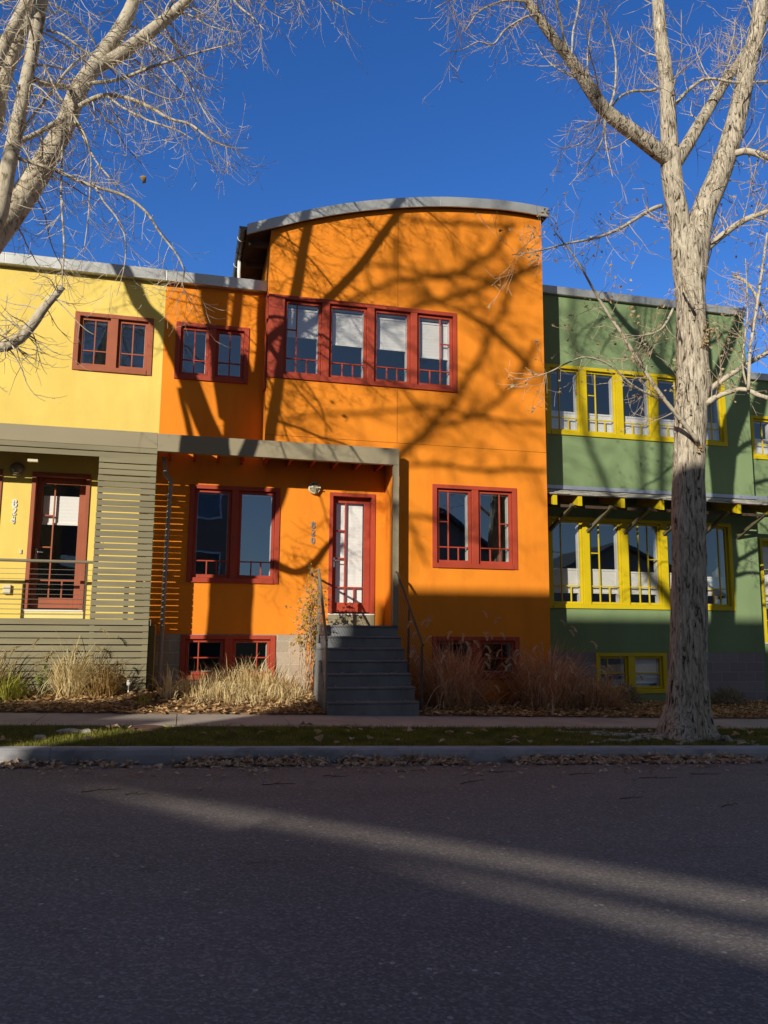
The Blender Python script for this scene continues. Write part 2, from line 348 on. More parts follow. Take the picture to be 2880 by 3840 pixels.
RIGHT = {
 'trunk': [(6.78, 10.0, -1.36, 0.417), (6.8, 10.0, -1.2, 0.342), (6.83, 10.0, -0.98, 0.287), (6.85, 10.0, -0.69, 0.263), (6.89, 10.0, -0.11, 0.247), (6.94, 10.0, 0.64, 0.237), (6.98, 10.0, 1.4, 0.23), (7.02, 10.0, 2.18, 0.22), (7.07, 10.0, 2.78, 0.22), (7.12, 10.0, 3.31, 0.233), (7.18, 10.0, 3.6, 0.25), (7.18, 10.0, 4.01, 0.223), (7.19, 10.0, 4.63, 0.21), (7.2, 10.0, 5.05, 0.207), (7.2, 10.0, 5.48, 0.22), (7.19, 10.0, 5.82, 0.25), (7.18, 10.0, 6.0, 0.2), (7.19, 10, 6.12, 0.11), (7.2, 10, 6.17, 0.04)],
 'left_stem': [(7.14, 10, 5.0, 0.14), (7.1, 10, 5.5, 0.155), (7.07, 10.0, 6.25, 0.152), (7.01, 10.0, 6.61, 0.148), (6.98, 10.0, 7.01, 0.152), (6.98, 10.0, 7.32, 0.152)],
 'left_limb': [(7.01, 10.0, 7.15, 0.116), (6.74, 9.94, 7.24, 0.125), (6.26, 9.88, 7.46, 0.112), (5.79, 9.82, 7.68, 0.101), (5.53, 9.76, 7.92, 0.093), (5.17, 9.7, 8.31, 0.082), (4.89, 9.64, 8.54, 0.072), (4.67, 9.58, 8.72, 0.067), (4.42, 9.52, 8.98, 0.056), (4.24, 9.46, 9.18, 0.049), (4.03, 9.4, 9.51, 0.036)],
 'mid_limb': [(6.98, 10.0, 7.25, 0.135), (7.0, 10.05, 7.67, 0.127), (7.04, 10.1, 8.59, 0.112), (7.01, 10.15, 9.34, 0.104), (7.02, 10.2, 10.12, 0.094), (7.03, 10.25, 10.72, 0.084), (7.03, 10.3, 11.73, 0.066)],
 'inner_limb': [(7.06, 10.0, 7.16, 0.108), (7.36, 10.13, 7.56, 0.104), (7.82, 10.26, 8.26, 0.092), (8.34, 10.39, 9.03, 0.083), (8.85, 10.51, 9.74, 0.076), (9.28, 10.64, 10.38, 0.068), (9.73, 10.77, 11.1, 0.058), (10.16, 10.9, 11.89, 0.048)],
 'right_stem': [(7.26, 10, 5.0, 0.15), (7.32, 10, 5.6, 0.185), (7.48, 10.0, 6.34, 0.183), (7.8, 9.97, 7.05, 0.169), (8.13, 9.94, 7.96, 0.151), (8.4, 9.91, 8.96, 0.133), (8.6, 9.89, 9.64, 0.122), (8.69, 9.86, 10.19, 0.112), (8.77, 9.83, 10.71, 0.099), (8.84, 9.8, 11.5, 0.076)],
 'r1': [(7.4, 10, 5.7, 0.05), (7.79, 10.0, 6.04, 0.051), (8.11, 9.87, 6.27, 0.046), (8.45, 9.73, 6.42, 0.038), (8.73, 9.6, 6.6, 0.027)],
 'r2': [(7.98, 9.9, 7.35, 0.056), (8.12, 9.77, 7.38, 0.053), (8.43, 9.63, 7.24, 0.045), (8.6, 9.5, 7.07, 0.034)],
 'low1': [(7.4, 10.0, 3.51, 0.042), (7.46, 9.92, 3.6, 0.042), (7.73, 9.84, 3.79, 0.039), (8.0, 9.76, 3.97, 0.037), (8.24, 9.68, 4.12, 0.033), (8.47, 9.6, 4.26, 0.025)],
 'low2': [(7.22, 9.85, 3.28, 0.052), (7.29, 9.78, 3.33, 0.047), (7.41, 9.71, 3.41, 0.039), (7.53, 9.64, 3.45, 0.036), (7.62, 9.57, 3.47, 0.035), (7.71, 9.51, 3.45, 0.033), (7.79, 9.44, 3.37, 0.032), (7.92, 9.37, 3.3, 0.03), (8.14, 9.3, 3.25, 0.023)],
 'upright': [(7.67, 9.45, 3.42, 0.023), (7.68, 9.42, 3.68, 0.024), (7.71, 9.39, 4.05, 0.022), (7.81, 9.36, 4.62, 0.021), (7.95, 9.33, 5.26, 0.019), (8.03, 9.3, 5.78, 0.014)],
 'upright2': [(7.64, 9.45, 3.5, 0.015), (7.63, 9.48, 3.82, 0.013), (7.72, 9.51, 4.28, 0.011), (7.82, 9.54, 4.69, 0.009), (7.86, 9.57, 5.16, 0.007), (7.88, 9.6, 5.51, 0.005)],
 'ln': [(7.02, 9.75, 2.67, 0.034), (6.94, 9.68, 2.72, 0.032), (6.51, 9.61, 3.13, 0.029), (6.02, 9.54, 3.67, 0.025), (5.67, 9.47, 4.12, 0.022), (5.3, 9.41, 4.58, 0.018), (5.0, 9.34, 4.96, 0.013), (4.74, 9.27, 5.21, 0.009), (4.57, 9.2, 5.33, 0.006)],
 'ln2': [(6.69, 9.7, 4.64, 0.018), (6.56, 9.62, 4.45, 0.018), (6.41, 9.53, 4.27, 0.016), (6.24, 9.45, 4.15, 0.015), (6.04, 9.37, 4.06, 0.012), (5.8, 9.28, 3.98, 0.009), (5.59, 9.2, 3.95, 0.006)],
 'ln3': [(6.71, 9.9, 6.34, 0.033), (6.45, 9.78, 6.17, 0.03), (5.83, 9.67, 5.74, 0.022), (5.36, 9.55, 5.46, 0.018), (4.8, 9.43, 5.24, 0.013), (4.28, 9.32, 5.01, 0.008), (3.99, 9.2, 4.88, 0.005)],
 'ln4': [(6.65, 9.8, 3.21, 0.018), (6.33, 9.71, 3.29, 0.016), (5.93, 9.62, 3.41, 0.014), (5.54, 9.54, 3.63, 0.012), (5.16, 9.45, 3.67, 0.011), (4.85, 9.36, 3.55, 0.01), (4.52, 9.28, 3.37, 0.008), (4.18, 9.19, 3.22, 0.005), (3.94, 9.1, 3.16, 0.003)],
 'ln5': [(6.67, 9.5, 5.18, 0.014), (6.78, 9.57, 5.0, 0.016), (6.91, 9.63, 4.84, 0.02), (7.04, 9.7, 4.67, 0.024)],
 'r3': [(7.8, 9.8, 5.32, 0.018), (7.96, 9.75, 5.24, 0.022), (8.07, 9.7, 5.07, 0.022), (8.14, 9.65, 4.8, 0.02), (8.21, 9.6, 4.57, 0.018)],
 'arc1': [(7.2, 10.1, 8.26, 0.029), (7.42, 10.04, 8.51, 0.026), (7.6, 9.98, 8.64, 0.023), (7.78, 9.92, 8.65, 0.02), (8.11, 9.86, 8.61, 0.02), (8.67, 9.8, 8.69, 0.018)],
 'arc2': [(5.88, 9.8, 7.75, 0.015), (6.07, 9.88, 8.0, 0.017), (6.33, 9.95, 8.19, 0.018), (6.67, 10.03, 8.32, 0.021), (6.85, 10.1, 8.44, 0.023)],
 'tl1': [(4.57, 9.5, 8.75, 0.017), (4.42, 9.46, 8.68, 0.016), (4.21, 9.41, 8.49, 0.015), (4.0, 9.37, 8.28, 0.012), (3.8, 9.33, 8.0, 0.01), (3.57, 9.29, 7.97, 0.008), (3.32, 9.24, 7.76, 0.006), (3.08, 9.2, 7.64, 0.004)],
 'tl2': [(4.41, 9.5, 8.93, 0.017), (4.11, 9.46, 8.86, 0.015), (3.84, 9.42, 8.7, 0.012), (3.61, 9.38, 8.49, 0.01), (3.49, 9.34, 8.28, 0.007), (3.4, 9.3, 8.1, 0.005)],
 'tl3': [(4.31, 9.4, 8.98, 0.017), (3.9, 9.32, 8.89, 0.014), (3.42, 9.25, 8.66, 0.011), (3.12, 9.18, 8.41, 0.007), (2.9, 9.1, 8.17, 0.005)],
 'dl1': [(5.71, 9.75, 7.5, 0.011), (5.43, 9.63, 7.16, 0.01), (5.17, 9.52, 6.85, 0.007), (4.79, 9.4, 6.64, 0.004)],
 'dl2': [(5.72, 9.75, 7.49, 0.011), (5.61, 9.66, 7.08, 0.01), (5.39, 9.57, 6.7, 0.009), (5.1, 9.49, 6.32, 0.006), (4.93, 9.4, 6.12, 0.004)],
 'dl3': [(5.73, 9.75, 7.47, 0.011), (5.68, 9.67, 7.03, 0.01), (5.68, 9.58, 6.66, 0.007), (5.68, 9.5, 6.42, 0.004)],
 'up1': [(5.82, 9.75, 7.7, 0.018), (5.88, 9.72, 7.93, 0.016), (5.9, 9.69, 8.25, 0.015), (5.88, 9.66, 8.56, 0.012), (5.79, 9.63, 8.89, 0.01), (5.65, 9.6, 9.11, 0.006)],
 'up2': [(5.06, 9.6, 8.35, 0.022), (4.99, 9.55, 8.56, 0.02), (4.92, 9.5, 8.81, 0.017), (4.84, 9.45, 9.01, 0.015), (4.73, 9.4, 9.34, 0.01)],
 'up3': [(5.14, 9.6, 8.32, 0.015), (5.22, 9.67, 8.77, 0.015), (5.33, 9.73, 9.19, 0.013), (5.42, 9.8, 9.64, 0.01)],
}
LEFT = {
 'trunk': [(-3.1, 9.6, -1.2, 0.42), (-3.07, 9.6, -0.9, 0.35), (-3.02, 9.6, 0, 0.31), (-3.0, 9.6, 2.25, 0.29), (-2.97, 9.57, 3.6, 0.28), (-2.95, 9.55, 4.4, 0.29), (-2.98, 9.53, 5.4, 0.24), (-3.03, 9.5, 6.0, 0.235), (-3.04, 9.5, 6.4, 0.22), (-3.08, 9.55, 6.9, 0.15)],
 'P': [(-2.95, 9.62, 3.2, 0.2), (-2.56, 9.75, 4.21, 0.178), (-2.45, 9.9, 4.58, 0.175), (-2.31, 10.05, 4.98, 0.167), (-2.15, 10.2, 5.44, 0.151), (-1.96, 10.35, 5.99, 0.137), (-1.8, 10.5, 6.64, 0.123), (-1.68, 10.65, 7.24, 0.115), (-1.54, 10.8, 7.71, 0.107)],
 'P1': [(-1.56, 10.8, 7.66, 0.11), (-1.42, 10.87, 8.01, 0.106), (-1.28, 10.93, 8.37, 0.104), (-1.16, 11.0, 8.76, 0.095), (-1.08, 11.07, 9.09, 0.086), (-1.0, 11.13, 9.45, 0.074), (-0.91, 11.2, 10.01, 0.054)],
 'P2': [(-1.54, 10.8, 7.71, 0.072), (-1.36, 10.83, 7.86, 0.089), (-1.16, 10.86, 8.08, 0.091), (-0.82, 10.89, 8.48, 0.084), (-0.45, 10.91, 8.95, 0.075), (-0.31, 10.94, 9.18, 0.07), (-0.04, 10.97, 9.59, 0.058), (0.25, 11.0, 10.1, 0.041)],
 'Q': [(-2.85, 9.5, 4.0, 0.15), (-2.5, 9.45, 4.15, 0.12), (-2.28, 9.45, 4.65, 0.094), (-2.22, 9.42, 4.97, 0.09), (-2.18, 9.4, 5.45, 0.083), (-2.09, 9.38, 6.14, 0.075), (-2.02, 9.35, 6.85, 0.068), (-1.96, 9.3, 7.44, 0.085), (-1.94, 9.23, 8.08, 0.078), (-1.88, 9.17, 8.84, 0.072), (-1.81, 9.1, 9.67, 0.066)],
 'Rr': [(-3.0, 9.8, 5.6, 0.13), (-2.68, 10.4, 6.25, 0.097), (-2.62, 10.48, 6.92, 0.097), (-2.54, 10.56, 7.48, 0.093), (-2.41, 10.64, 8.25, 0.087), (-2.38, 10.72, 8.51, 0.081), (-2.31, 10.8, 8.98, 0.064)],
 'S': [(-2.75, 10.1, 6.43, 0.074), (-2.58, 10.2, 7.25, 0.07), (-2.47, 10.3, 7.8, 0.066), (-2.37, 10.4, 8.24, 0.06), (-2.28, 10.5, 8.67, 0.051)],
 'l5': [(-2.79, 8.9, 6.28, 0.07), (-2.75, 8.84, 7.09, 0.069), (-1.82, 8.78, 7.96, 0.067), (-1.08, 8.72, 8.98, 0.065), (-0.55, 8.66, 9.96, 0.063), (-0.26, 8.6, 10.55, 0.061)],
 'stub': [(-3.69, 9.6, 5.03, 0.047), (-3.82, 9.57, 5.32, 0.046), (-3.92, 9.55, 5.69, 0.045), (-4.01, 9.53, 5.97, 0.043), (-4.09, 9.5, 6.2, 0.042)],
 'l2': [(-3.09, 9.7, 6.19, 0.146), (-3.21, 9.71, 6.76, 0.14), (-3.35, 9.72, 7.34, 0.134), (-3.45, 9.73, 7.7, 0.129), (-3.47, 9.74, 8.07, 0.123), (-3.47, 9.75, 8.45, 0.117)],
 'l3': [(-3.28, 9.7, 5.08, 0.165), (-3.37, 9.7, 5.32, 0.16), (-3.52, 9.7, 5.64, 0.155), (-3.72, 9.7, 6.13, 0.15), (-3.93, 9.7, 6.63, 0.146), (-4.17, 9.7, 7.12, 0.141), (-4.37, 9.7, 7.32, 0.136), (-4.65, 9.7, 7.59, 0.132), (-4.86, 9.7, 8.07, 0.127), (-5.03, 9.7, 8.31, 0.122), (-5.31, 9.7, 8.7, 0.117)],
 'W': [(-2.85, 9.45, 3.25, 0.09), (-2.5, 9.4, 3.22, 0.085), (-2.12, 9.35, 3.1, 0.06), (-1.95, 9.32, 3.16, 0.058), (-1.89, 9.3, 3.2, 0.06), (-1.77, 9.27, 3.37, 0.055), (-1.67, 9.25, 3.56, 0.049), (-1.55, 9.22, 3.73, 0.041), (-1.49, 9.2, 3.81, 0.033)],
 'T': [(-1.71, 10.4, 6.76, 0.034), (-1.46, 10.31, 6.91, 0.031), (-1.28, 10.22, 6.94, 0.028), (-1.0, 10.13, 6.87, 0.025), (-0.7, 10.04, 6.73, 0.022), (-0.45, 9.96, 6.57, 0.019), (-0.18, 9.87, 6.48, 0.015), (0.05, 9.78, 6.26, 0.012), (0.32, 9.69, 6.11, 0.009), (0.56, 9.6, 6.08, 0.004)],
 'U': [(-1.55, 10.5, 7.25, 0.026), (-1.08, 10.3, 7.28, 0.022), (-0.63, 10.1, 7.4, 0.018), (-0.18, 9.9, 7.52, 0.014), (0.35, 9.7, 7.62, 0.008)],
 'V': [(-2.19, 9.45, 5.43, 0.023), (-2.13, 9.43, 5.42, 0.022), (-1.65, 9.42, 5.32, 0.021), (-1.31, 9.4, 5.2, 0.021), (-0.91, 9.39, 5.1, 0.019), (-0.65, 9.38, 4.92, 0.016), (-0.48, 9.36, 4.69, 0.013), (-0.26, 9.35, 4.44, 0.011), (-0.16, 9.33, 4.22, 0.009), (-0.18, 9.32, 4.04, 0.006), (-0.08, 9.3, 3.77, 0.003)],
 'X1': [(-1.77, 10.3, 6.57, 0.039), (-1.98, 10.03, 6.19, 0.033), (-2.22, 9.77, 5.81, 0.035), (-2.21, 9.5, 5.57, 0.036)],
 'X2': [(-2.0, 9.4, 6.43, 0.033), (-1.9, 9.95, 6.78, 0.035), (-1.77, 10.5, 7.14, 0.039)],
 'X3': [(-2.16, 9.5, 5.65, 0.013), (-1.93, 9.55, 6.2, 0.017), (-1.71, 9.6, 6.7, 0.015), (-1.52, 9.65, 6.99, 0.011), (-1.33, 9.7, 7.16, 0.006)],
 'X4': [(-1.77, 10.2, 6.43, 0.015), (-1.74, 10.03, 5.96, 0.014), (-1.7, 9.87, 5.51, 0.014), (-1.62, 9.7, 4.96, 0.013), (-1.56, 9.53, 4.43, 0.011), (-1.52, 9.37, 4.01, 0.008), (-1.48, 9.2, 3.8, 0.007)],
 'X5': [(-1.66, 10.3, 6.56, 0.016), (-1.44, 10.12, 6.11, 0.013), (-1.28, 9.95, 5.79, 0.011), (-1.12, 9.78, 5.52, 0.01), (-0.95, 9.6, 5.21, 0.007)],
 'X6': [(-1.22, 9.35, 5.14, 0.012), (-1.09, 9.34, 4.93, 0.011), (-0.98, 9.33, 4.79, 0.01), (-0.87, 9.32, 4.55, 0.008), (-0.84, 9.32, 4.27, 0.007), (-0.86, 9.31, 4.04, 0.005), (-0.9, 9.3, 3.82, 0.003)],
 'X7': [(-1.25, 10.0, 6.78, 0.015), (-0.97, 9.85, 6.53, 0.014), (-0.67, 9.7, 6.31, 0.012), (-0.34, 9.55, 6.15, 0.009), (-0.12, 9.4, 5.97, 0.005)],
 'X8': [(-1.9, 9.4, 7.1, 0.017), (-1.72, 9.41, 7.08, 0.016), (-1.52, 9.43, 6.97, 0.014), (-1.29, 9.44, 6.88, 0.013), (-1.0, 9.46, 6.73, 0.01), (-0.78, 9.47, 6.59, 0.009), (-0.46, 9.49, 6.51, 0.007), (-0.25, 9.5, 6.6, 0.005)],
 'X9': [(-1.89, 9.4, 6.64, 0.014), (-1.73, 9.39, 6.31, 0.012), (-1.56, 9.37, 6.1, 0.012), (-1.38, 9.36, 5.8, 0.011), (-1.3, 9.34, 5.49, 0.01), (-1.29, 9.33, 5.16, 0.009), (-1.27, 9.31, 4.69, 0.007), (-1.29, 9.3, 4.31, 0.005)],
 'X10': [(-1.03, 10.8, 8.31, 0.017), (-0.67, 10.7, 8.09, 0.015), (-0.42, 10.6, 7.81, 0.014), (-0.26, 10.5, 7.55, 0.012), (-0.16, 10.4, 7.31, 0.01), (-0.03, 10.3, 7.0, 0.008), (0.09, 10.2, 6.75, 0.006)],
 'Y1': [(0.25, 11.0, 10.1, 0.036), (0.64, 10.84, 9.95, 0.029), (1.03, 10.68, 9.66, 0.021), (1.41, 10.52, 9.34, 0.015), (1.78, 10.36, 9.06, 0.01), (2.02, 10.2, 8.8, 0.006)],
 'Y2': [(0.13, 10.9, 9.8, 0.026), (0.27, 10.78, 9.4, 0.021), (0.37, 10.65, 8.99, 0.016), (0.58, 10.53, 8.73, 0.01), (0.77, 10.4, 8.45, 0.006)],
 'X11': [(-0.86, 10.8, 8.4, 0.012), (-0.79, 10.67, 8.04, 0.011), (-0.58, 10.53, 7.65, 0.008), (-0.35, 10.4, 7.28, 0.006)],
}
OPP = {
 'trunk': [(-9.6, -2, -1.5, 0.2), (-9.55, -2, 3, 0.16), (-9.55, -2, 7, 0.12), (-9.52, -2, 9.4, 0.09)],
 'a': [(-9.56, -2.0, 9.84, 0.08), (-8.29, -1.36, 10.32, 0.07), (-7.27, -0.72, 10.62, 0.059), (-6.07, -0.08, 11.56, 0.049), (-5.04, 0.56, 12.38, 0.039), (-4.29, 1.2, 12.92, 0.028)],
 'b': [(-9.52, 0.8, 9.19, 0.033), (-8.44, 0.8, 9.39, 0.033), (-7.03, 0.8, 9.58, 0.033), (-6.37, 0.8, 9.68, 0.033), (-5.54, 0.8, 9.54, 0.033), (-4.3, 0.8, 9.54, 0.033)],
 'c': [(-8.48, 0.8, 11.19, 0.038), (-8.02, 0.8, 11.57, 0.04), (-7.37, 0.8, 11.94, 0.042), (-6.7, 0.8, 12.17, 0.045), (-6.09, 0.8, 12.28, 0.047), (-5.31, 0.8, 12.85, 0.049), (-4.82, 0.8, 13.51, 0.052)],
 'd': [(-7.81, 0.8, 12.3, 0.033), (-6.96, 0.8, 12.29, 0.036), (-6.05, 0.8, 12.29, 0.039), (-5.12, 0.8, 12.24, 0.042)],
 'e': [(-7.58, 0.8, 11.25, 0.033), (-6.92, 0.8, 11.5, 0.041), (-6.1, 0.8, 11.86, 0.049), (-5.12, 0.8, 12.28, 0.058), (-4.27, 0.8, 12.74, 0.066)],
 'f': [(-7.12, 0.8, 13.35, 0.033), (-6.28, 0.8, 13.31, 0.04), (-4.82, 0.8, 13.47, 0.047)],
 'g': [(-7.3, 0.8, 12.94, 0.024), (-6.48, 0.8, 11.85, 0.033), (-5.91, 0.8, 11.57, 0.042), (-5.33, 0.8, 11.29, 0.052), (-4.55, 0.8, 10.64, 0.061)],
 'h': [(-6.48, 0.8, 9.33, 0.038), (-5.54, 0.8, 9.62, 0.039), (-4.75, 0.8, 10.43, 0.041), (-4.38, 0.8, 11.15, 0.042)],
 'i': [(-7.02, 0.8, 8.57, 0.033), (-6.29, 0.8, 8.6, 0.036), (-5.45, 0.8, 8.57, 0.039), (-4.29, 0.8, 8.62, 0.042)],
 'j': [(-7.02, 0.8, 7.68, 0.033), (-6.63, 0.8, 7.61, 0.03), (-6.08, 0.8, 7.43, 0.027), (-5.16, 0.8, 7.05, 0.024)],
 'k': [(-6.99, 0.8, 7.65, 0.033), (-6.75, 0.8, 7.17, 0.028), (-6.6, 0.8, 6.78, 0.024)],
 'n': [(-5.54, -2.0, 10.06, 0.07), (-5.82, -2.0, 10.66, 0.064), (-6.01, -2.0, 11.26, 0.057), (-6.15, -2.0, 11.88, 0.051), (-6.28, -2.0, 13.48, 0.044), (-6.3, -2.0, 14.95, 0.038)],
 'o': [(-4.75, -2.0, 9.88, 0.061), (-4.8, -2.0, 11.0, 0.054), (-4.78, -2.0, 12.16, 0.047), (-4.76, -2.0, 13.93, 0.04), (-4.63, -2.0, 15.46, 0.033)],
 'p': [(-4.38, -2.0, 9.89, 0.094), (-4.32, -2.0, 11.32, 0.081), (-4.28, -2.0, 12.49, 0.068), (-4.05, -2.0, 14.0, 0.055), (-3.57, -2.0, 15.6, 0.042)],
 'trunk2': [(-0.9, -2.3, -1.5, 0.18), (-1.0, -2.25, 2, 0.16), (-1.5, -2.2, 4, 0.15), (-3.2, -2.1, 6.6, 0.13), (-4.9, -2.0, 8.7, 0.11)],
 'm': [(-6.48, 0.8, 9.33, 0.033), (-7.03, 0.8, 9.98, 0.026), (-7.43, 0.8, 10.2, 0.019)],
}

# ------------------------------------------------------------------ camera, sun, sky
f, yaw, pitch, roll = 3000.02, 0.242567447, 0.146548606, 0.007608434
cy, sy, cp, sp = math.cos(yaw), math.sin(yaw), math.cos(pitch), math.sin(pitch)
fw = Vector((sy * cp, cy * cp, sp)); rt = Vector((cy, -sy, 0)); up = rt.cross(fw)
cr_, sr_ = math.cos(roll), math.sin(roll)
rx = rt * cr_ + up * sr_; ux = -rt * sr_ + up * cr_
cam = bpy.data.cameras.new('camera'); co = bpy.data.objects.new('camera', cam); COL.objects.link(co)
M = Matrix.Identity(4)
for i in range(3):
    M[i][0] = rx[i]; M[i][1] = ux[i]; M[i][2] = -fw[i]
M[2][3] = Z0
co.matrix_world = M
cam.sensor_fit = 'VERTICAL'; cam.sensor_height = 36.0; cam.lens = 36.0 * f / 3840.0
cam.clip_start = .05; cam.clip_end = 3000
S.camera = co
LD = Vector((.84, 1, -.44)).normalized()
sun = bpy.data.lights.new('sun', 'SUN'); sun.energy = SUN_E; sun.angle = R(.5); sun.color = (1.0, .93, .80)
so = bpy.data.objects.new('sun', sun); COL.objects.link(so); so.rotation_euler = LD.to_track_quat('-Z', 'Y').to_euler(); so.location = (-20, -25, 30)
w = bpy.data.worlds.new('World'); S.world = w; w.use_nodes = True
nt = w.node_tree; bg = nt.nodes['Background']
sky = nt.nodes.new('ShaderNodeTexSky'); sky.sky_type = 'NISHITA'; sky.sun_disc = False
el = math.asin(-LD.z); az = math.atan2(-LD.x, -LD.y)      # azimuth from +y towards +x
sky.sun_elevation = el; sky.sun_rotation = az
sky.altitude = 1600; sky.air_density = 1.0; sky.dust_density = SKY_DUST; sky.ozone_density = SKY_OZ
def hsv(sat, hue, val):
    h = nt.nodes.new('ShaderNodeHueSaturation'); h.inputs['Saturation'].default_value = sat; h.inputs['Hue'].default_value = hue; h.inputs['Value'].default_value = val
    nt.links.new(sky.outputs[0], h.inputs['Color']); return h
# deep blue away from the sun; sun side greyed and dimmed to deepen shade
anti, sunside_dim = hsv(SKY_SAT, .514, 1.12), hsv(SUN_SAT, .51, SUN_VAL)
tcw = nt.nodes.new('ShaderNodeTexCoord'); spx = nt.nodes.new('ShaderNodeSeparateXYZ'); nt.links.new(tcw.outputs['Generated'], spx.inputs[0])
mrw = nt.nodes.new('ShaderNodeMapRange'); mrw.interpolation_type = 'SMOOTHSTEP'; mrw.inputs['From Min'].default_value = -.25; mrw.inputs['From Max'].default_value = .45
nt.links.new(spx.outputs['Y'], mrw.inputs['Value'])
mxw = nt.nodes.new('ShaderNodeMix'); mxw.data_type = 'RGBA'; nt.links.new(mrw.outputs['Result'], mxw.inputs[0]); nt.links.new(sunside_dim.outputs[0], mxw.inputs[6]); nt.links.new(anti.outputs[0], mxw.inputs[7])
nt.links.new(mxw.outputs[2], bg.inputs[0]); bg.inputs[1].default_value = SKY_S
S.view_settings.view_transform = 'Standard'; S.view_settings.look = 'None'; S.view_settings.exposure = EXPO; S.view_settings.gamma = 1
S.cycles.max_bounces = 8; S.cycles.diffuse_bounces = 2; S.cycles.transparent_max_bounces = 16; S.cycles.caustics_reflective = False; S.cycles.caustics_refractive = False
S.cycles.use_denoising = True

# ------------------------------------------------------------------ ground levels (relative to eye)
def gr(x): return -.0253 * (max(-25, min(30, x)) - 2.1)
def z_kerb(x): return -1.295 + gr(x)
def z_bed(x, y):
    back = interp(x, [(-6, -.96), (1.2, -1.0), (2.1, -1.08), (3.6, -1.24), (6.5, -1.27), (9, -1.36), (14, -1.46)])
    front = -1.222 + gr(x)
    t = max(0, min(1, (y - 11.8) / 1.7)); t = t * t * (3 - 2 * t)
    return lerp(front, back, t)
def strip(name, ys, zf, mat, x0=-40, x1=40, nx=80, noise=0):
    mb = MB(); xs = [x0 + (x1 - x0) * i / nx for i in range(nx + 1)]
    for y in ys:
        for x in xs:
            mb.v.append((x, y, zf(x, y) + (rng.uniform(-noise, noise) if noise else 0)))
    for j in range(len(ys) - 1):
        for i in range(nx):
            a = j * (nx + 1) + i; mb.f.append((a, a + 1, a + nx + 2, a + nx + 1))
    return mb.build(name, mat, smooth=True)
KB = 8.88            # kerb face foot
structure(strip('ground', [-400, -60, -12, -2.7], lambda x, y: -1.52 + gr(x), SOIL, -400, 400, 60))
structure(strip('far_ground', [21, 60, 400, 1500], lambda x, y: -1.5, SOIL, -1500, 1500, 30))
def road_z(x, y): return -1.445 + gr(x) + .06 * max(0, 1 - ((y - 3) / 6) ** 2)
structure(strip('road', [-2.7, -2.0, -1, 0, 1, 2, 3, 4, 5, 6, 7, 7.6, 8.2, 8.6, KB + .05], road_z, ASPH, -60, 60, 60))
kb = MB()
joints = [-9.2, -6.1, -3.1, -1.25, -.05 + .0, 2.55, 5.6, 8.65, 11.7, 14.8, 18]
jx = [-30] + joints + [40]
prof = [(KB, -1.5), (KB + .012, -1.36), (KB + .03, -1.315), (KB + .06, -1.297), (KB + .10, -1.295), (KB + .2, -1.293), (KB + .2, -1.5)]
for a, b in zip(jx, jx[1:]):
    n = max(1, int((b - a) / 1.0))
    for k in range(n):
        xa = a + .0045 + (b - a - .009) * k / n; xb = a + .0045 + (b - a - .009) * (k + 1) / n
        vs = [(xa, y, z + gr(xa)) for y, z in prof] + [(xb, y, z + gr(xb)) for y, z in prof]; m_ = len(prof)
        fs = [(i, i + m_, (i + 1) % m_ + m_, (i + 1) % m_) for i in range(m_)]
        if k == 0: fs.append(tuple(range(m_)))
        if k == n - 1: fs.append(tuple(range(2 * m_ - 1, m_ - 1, -1)))
        kb.add(vs, fs)
kc = [(y + (.006 if y < KB + .15 else -.004), z - .006) for y, z in prof]; m_ = len(kc)
for k in range(-20, 30): kb.add([(k, y, z + gr(k)) for y, z in kc] + [(k + 1, y, z + gr(k + 1)) for y, z in kc], [(i, i + m_, (i + 1) % m_ + m_, (i + 1) % m_) for i in range(m_)])
structure(kb.build('kerb', KERBM))
def lawn_z(x, y):
    t = (y - (KB + .2)) / (10.56 - KB - .2)
    return lerp(z_kerb(x) - .012, -1.262 + gr(x), t) + .02 * math.sin(x * 2.1 + y) * math.sin(math.pi * max(0, min(1, t)))
structure(strip('lawn_soil', [KB + .2, 9.3, 9.6, 9.9, 10.2, 10.56], lawn_z, LAWNSOIL, -30, 40, 90))
sw = MB(); sj = [-16.3, -14.7, -13.1, -11.5, -9.9, -8.3, -6.7, -5.1, -3.4, -1.72, -.03, 1.42, 2.78, 4.4, 6.0, 7.6, 9.2, 10.8, 12.4, 14, 16, 18, 21, 24, 27]
for a, b in zip(sj, sj[1:]):
    xa, xb = a + .005, b - .005
    def zz(x, y): return lerp(-1.252, -1.236, (y - 10.56) / 1.28) + gr(x)
    t = [(xa, 10.57, zz(xa, 10.57)), (xb, 10.57, zz(xb, 10.57)), (xb, 11.83, zz(xb, 11.83)), (xa, 11.83, zz(xa, 11.83))]
    sw.add(t + [(x, y, z - .1) for x, y, z in t], [(0, 1, 2, 3), (0, 4, 5, 1), (1, 5, 6, 2), (2, 6, 7, 3), (3, 7, 4, 0)])
structure(sw.build('sidewalk', WALK))
structure(strip('sidewalk_bed', [10.56, 11.9], lambda x, y: -1.33 + gr(x), SOIL, -30, 40, 30))
structure(strip('garden_bed', [11.815, 11.838, 12.0, 12.2, 12.45, 12.7, 13, 13.3, 13.6, 14.1, 14.8, 16, 21], lambda x, y: z_bed(x, y) - (.2 if y < 11.82 else 0), SOIL, -30, 40, 120, .012))

